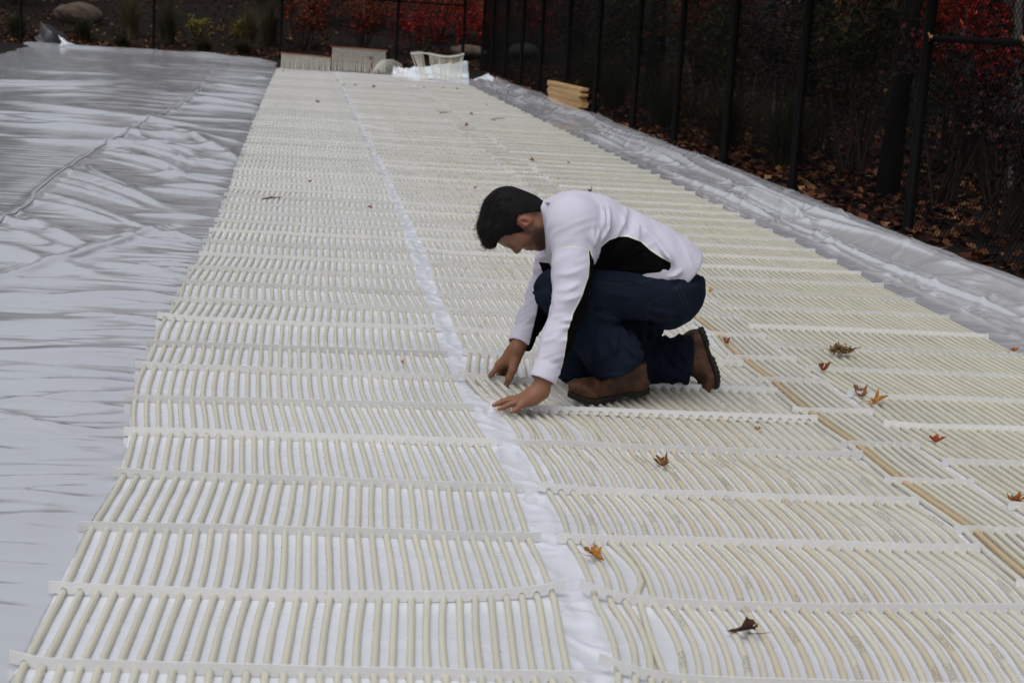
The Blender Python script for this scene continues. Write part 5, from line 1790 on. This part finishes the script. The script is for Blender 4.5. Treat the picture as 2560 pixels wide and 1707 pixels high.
# ================================================================ fallen leaves and bits on the mats
def leaf_mesh(seed, curl=0.4, lobes=5):
    """a dry maple leaf of unit size: lobed outline, curled, with a stem"""
    rg = np.random.default_rng(seed)
    pts = []
    lob = [(-2.25, 0.62), (-1.15, 0.85), (0.0, 1.0), (1.15, 0.85), (2.25, 0.62)]
    for i, (a, L) in enumerate(lob):
        L *= rg.uniform(0.85, 1.1)
        pts += [(a - 0.36, L * 0.70), (a - 0.18, L * 0.74), (a, L), (a + 0.18, L * 0.78), (a + 0.36, L * 0.66)]
        if i < 4: pts.append(((a + lob[i + 1][0]) / 2, 0.50))
    ang = np.array([p[0] for p in pts]); rad = np.array([p[1] for p in pts])
    rim = np.stack([np.sin(ang) * rad, np.cos(ang) * rad], -1) * 0.5
    mid = rim * 0.5
    V = np.concatenate([[[0, -0.02]], mid, rim])
    n = len(rim)
    r2 = (V ** 2).sum(1)
    k = rg.uniform(-1, 1, 2)
    z = curl * (0.9 * V[:, 0] ** 2 * (1.2 + k[0]) + 0.6 * V[:, 1] ** 2 * k[1] + 0.5 * V[:, 0] * V[:, 1] * rg.normal() + 0.10 * np.sin(V[:, 0] * 9 + seed) * r2 ** 0.5)
    V = np.column_stack([V, z])
    # fold along a crooked midrib and crumple
    fa = rg.uniform(0.8, 1.7)
    fx = V[:, 0] - 0.08 * V[:, 1] * rg.normal()
    s1 = np.where(fx > 0, math.cos(fa), math.cos(fa * 0.35)); s2 = np.where(fx > 0, math.sin(fa), math.sin(fa * 0.35))
    V = np.column_stack([fx * s1, V[:, 1] * (1 - 0.25 * V[:, 1] ** 2), V[:, 2] * 0.5 + np.abs(fx) * s2])
    V += rg.normal(0, 0.018, V.shape)
    V[:, 2] += 0.10 * np.sin(V[:, 1] * 7 + seed)
    F = []
    skip = set(rg.choice(n - 1, 3, replace=False).tolist())
    for i in range(n - 1):
        if i in skip: F += [(0, 1 + i, 2 + i)]; continue
        F += [(0, 1 + i, 2 + i), (1 + i, 1 + n + i, 2 + n + i), (1 + i, 2 + n + i, 2 + i)]
    me_v = V.tolist()
    st = [(0, -0.02, 0), (0.04, -0.25, 0.05), (0.10 * rg.normal(), -0.52, 0.22 * rg.random())]
    sv, sf = sweep(np.array(st), [0.012, 0.010, 0.008], 4)
    b = len(me_v); me_v += sv.tolist(); F += [tuple(int(q) + b for q in f) for f in sf]
    me = bpy.data.meshes.new('maple_leaf'); me.from_pydata(me_v, [], F); me.update()
    return me


m = NT('dry_leaf', (0.3, 0.1, 0.03), 0.6, 0.25)
oi = m.n('ObjectInfo')
v_ = m.coord()
m.color(m.mix(m.ramp(m.noise(v_, 5, 4), [(0.45, (0, 0, 0)), (0.75, (0.7, 0.7, 0.7))]), oi.outputs['Color'], (0.12, 0.035, 0.015)))
m.bump(m.noise(v_, 12, 3), 0.4, 0.05)
DRY = m.m
LEAF_MESH = [leaf_mesh(k, c) for k, c in ((1, 0.5), (2, 0.9), (3, 1.3), (4, 0.7), (5, 1.6))]
for me in LEAF_MESH: me.materials.append(DRY)
ORANGE, BROWN, REDB, YEL, DKB = (0.50, 0.17, 0.035), (0.27, 0.10, 0.04), (0.42, 0.085, 0.03), (0.56, 0.27, 0.06), (0.05, 0.022, 0.014)
LEAVES = [
    # px, py, size, colour, tilt x, tilt y, label
    (1362, 1268, 0.085, ORANGE, 40, 30, 'orange brown curled maple leaf on the second mat in the lower middle'),
    (1525, 1060, 0.075, BROWN, 55, -30, 'brown curled maple leaf on the bar in front of the kneeling man'),
    (1718, 1442, 0.085, DKB, 20, 35, 'almost black shrivelled leaf near the bottom, right of the gap'),
    (1738, 978, 0.040, YEL, 30, 20, 'tiny yellow orange leaf scrap below the planted boot'),
    (1888, 846, 0.085, REDB, 70, 10, 'red orange leaf folded over a bar, right of the raised boot'),
    (1978, 902, 0.095, BROWN, 50, 20, 'rusty brown leaf lying against a larger yellow leaf'),
    (2010, 920, 0.105, YEL, 45, -35, 'large yellow orange leaf to the right of the man'),
    (2148, 1006, 0.075, REDB, 35, 25, 'reddish brown leaf on the right mat, far right middle'),
    (2336, 1148, 0.080, ORANGE, 65, 10, 'orange leaf cut by the right edge of the picture, on a bar end'),
    (2330, 800, 0.060, ORANGE, 50, 0, 'small orange leaf at the edge of the right mat'),
    (1667, 784, 0.060, REDB, 75, 20, 'bright red orange leaf beside the sole of the raised boot'),
    (1633, 668, 0.055, YEL, 85, 60, 'orange yellow leaf standing on edge behind the man'),
    (926, 828, 0.045, ORANGE, 25, 10, 'orange leaf on the left mat near the gap'),
    (850, 474, 0.055, BROWN, 40, 20, 'brown leaf on the left mat beside the gap, farther back'),
    (712, 414, 0.050, BROWN, 40, -20, 'small brown leaf in the middle of the left mat'),
    (1092, 429, 0.055, ORANGE, 40, 10, 'small orange leaf left of the man above his head'),
    (1355, 438, 0.085, DKB, 40, 10, 'dark brown leaf on the mats above the man\'s back'),
    (1305, 373, 0.060, DKB, 60, 10, 'dark round leaf scrap in the middle distance, right'),
    (1222, 367, 0.085, ORANGE, 30, 15, 'pale orange leaf in the middle distance, left of the dark scrap'),
    (1284, 409, 0.050, ORANGE, 30, 15, 'faint orange leaf scrap just above the man\'s shoulder'),
    (1498, 435, 0.035, DKB, 50, 15, 'tiny dark scrap on the right mat above the man\'s hips'),
    (1215, 795, 0.040, REDB, 45, 15, 'small red leaf between the man\'s two forearms'),
    (1243, 803, 0.045, ORANGE, 45, 40, 'small orange leaf beside the man\'s near forearm'),
    (1697, 441, 0.06, BROWN, 40, 20, 'small brown leaf on the film strip beyond the right mat'),
]
FAR = [(1083, 262), (1050, 204), (975, 203), (1017, 203), (790, 196), (816, 196), (650, 163), (1118, 241), (858, 199), (1072, 290), (730, 234)]
lf = random.Random(3)


def put_leaf(px, py, size, colr, tx, ty, name='maple_leaf'):
    p = on_ground(px, py, 0.03)
    o = bpy.data.objects.new(name, LEAF_MESH[lf.randrange(5)]); COL.objects.link(o)
    o.location = p; o.scale = (size, size, size)
    o.rotation_euler = (R(tx * 0.8), R(ty * 0.8), R(lf.uniform(0, 360)))
    o.color = (*[c * lf.uniform(0.85, 1.15) for c in colr], 1)
    # let the lowest point rest on the tubes
    M = o.rotation_euler.to_matrix()
    lo_ = min((M @ v.co).z for v in o.data.vertices) * size
    o.location.z = 0.017 - lo_ * 0.9
    return o


for (px, py, s, c, tx, ty, lab) in LEAVES:
    tag(put_leaf(px, py, s * 1.0, c, tx * 0.5, ty * 0.6), lab, 'leaf', 'fallen leaves on the mats')
FAR_WORDS = ['beyond the longer twig', 'right of a pair before the turned up mat', 'left of a pair before the turned up mat', 'between a pair before the turned up mat',
             'by the gap near the far end, left one of a pair', 'by the gap near the far end, right one of a pair', 'at the far left corner of the mats', 'to the right of the second gap near the far end',
             'in front of the low tube arch', 'to the left of the thin tan twig', 'alone on the far left mat']
for (px, py), w in zip(FAR, FAR_WORDS):
    tag(put_leaf(px, py, lf.uniform(0.06, 0.11), lf.choice([DKB, BROWN, BROWN]), 30, 15), 'small brown leaf scrap ' + w, 'leaf', 'leaf scraps on the far mats')
# twigs
TAN = mottled('dry_twig', (0.24, 0.13, 0.06), (0.14, 0.07, 0.03), 30, 0.8, 0.2, 0.0)
for (a, b, r, lab) in (((1128, 275), (1160, 272), 0.006, 'thin tan twig lying across the mats in the distance'), ((1010, 260), (1030, 259), 0.006, 'short tan twig lying left of the longer one in the distance')):
    pa, pb = on_ground(*a, 0.03), on_ground(*b, 0.03)
    base = (pa + pb) / 2
    mb = MB(); mb.tube([pa - base, (pa + pb) / 2 - base + [0, 0.02, 0.006], pb - base], [r, r * 0.9, r * 0.5], 6)
    tag(mb.build('twig', TAN, None, True, base), lab, 'twig')
base = on_ground(625, 459, 0.03)
mb = MB()
for k in range(5):
    d = np.array([lf.uniform(-1, 1), lf.uniform(-0.5, 0.5), lf.uniform(0.05, 0.4)])
    mb.tube([np.array([-0.05 + 0.022 * k, 0, 0.005]), np.array([-0.05 + 0.022 * k, 0, 0.012]) + d * 0.03], [0.003, 0.0015], 5)
mb.tube([(-0.06, 0, 0), (0, 0.01, 0.012), (0.06, 0.0, 0.02)], [0.004, 0.004, 0.002], 6)
tag(mb.build('twig', mottled('dark_twig', (0.06, 0.03, 0.015), (0.1, 0.05, 0.02), 30, 0.8, 0.2, 0.0), None, True, base), 'dark branching twig near the edge of the left mat', 'twig')
# dried flower head with its stalk
sp = empty('seed_head', tuple(on_ground(1930, 810, 0.03)))
tag(sp, 'dried tan flower head with a dark stalk on the right mat', 'dried flower')
SEED = island('dry_florets', [(0, (0.10, 0.06, 0.025)), (0.5, (0.24, 0.15, 0.065)), (1, (0.36, 0.25, 0.12))], 0.8, 0.15)
rg = np.random.default_rng(12)
P = rg.normal(0, 1, (420, 3)) * np.array([0.021, 0.016, 0.012]); P[:, 2] = np.abs(P[:, 2]) + 0.002
V, F = leaf_quads(P, 0.013, 1.2, rg)
tag(link('florets', mesh_np('florets', V, F, False), SEED, sp), kind='stuff')
mb = MB()
for k in range(26):
    e = P[k * 9]; mb.tube([np.array([0, 0, 0.004]), e * 0.6, e], [0.0012, 0.001, 0.0007], 4)
mb.tube([(0, 0, 0.006), (0.04, 0.0, 0.012), (0.085, 0.004, 0.026)], [0.002, 0.0018, 0.0014], 6)
mb.build('stalk', mottled('stalk_brown', (0.05, 0.025, 0.02), (0.08, 0.04, 0.03), 40, 0.8, 0.2, 0.0), sp, True)
# loose end of a bar lying over the gap, far along
for (a, b, lab) in (((820, 292), (905, 300), 'loose white spacer bar end lifted over the gap in the distance'), ((1000, 213), (1070, 217), 'loose white spacer bar lying on the far mats'), ((1045, 283), (1100, 286), 'loose white spacer bar lying across the second gap in the distance')):
    pa, pb = on_ground(*a, 0.03), on_ground(*b, 0.03); pa[2] = 0.05; pb[2] = 0.036
    base = (pa + pb) / 2; t = np.linspace(0, 1, 9)[:, None]
    P = pa + (pb - pa) * t - base; P[:, 2] += 0.02 * (1 - t[:, 0]) ** 2
    V = []
    for q in P: V += [q + [0, -0.004, -0.018], q + [0, 0.004, -0.018], q + [0, 0.004, 0.010], q + [0, -0.004, 0.010]]
    Fq = []
    for k in range(8):
        for j in range(4): Fq.append((4 * k + j, 4 * k + 4 + j, 4 * k + 4 + (j + 1) % 4, 4 * k + (j + 1) % 4))
    Fq += [(0, 1, 2, 3), (35, 34, 33, 32)]
    mb = MB(); mb.add(np.array(V), [tuple(reversed(f)) for f in Fq])
    tag(mb.build('loose_bar', BAR, None, False, base), lab, 'spacer bar', 'loose spacer bars on the far mats')
# two leaves caught on the fence rail
for (px, py, yc, lab) in ((2146, 86, 10.72, 'tan leaf caught where the rail meets the near fence post'), (2349, 93, 9.25, 'tan leaf caught on the fence rail at the right edge')):
    p = W(px, py, yc)
    o = bpy.data.objects.new('maple_leaf', LEAF_MESH[1]); COL.objects.link(o)
    o.location = (FX - 0.045, yc, p[2]); o.scale = (0.075,) * 3; o.rotation_euler = (R(70), R(20), R(20)); o.color = (0.42, 0.24, 0.10, 1)
    tag(o, lab, 'leaf', 'leaves caught on the fence')
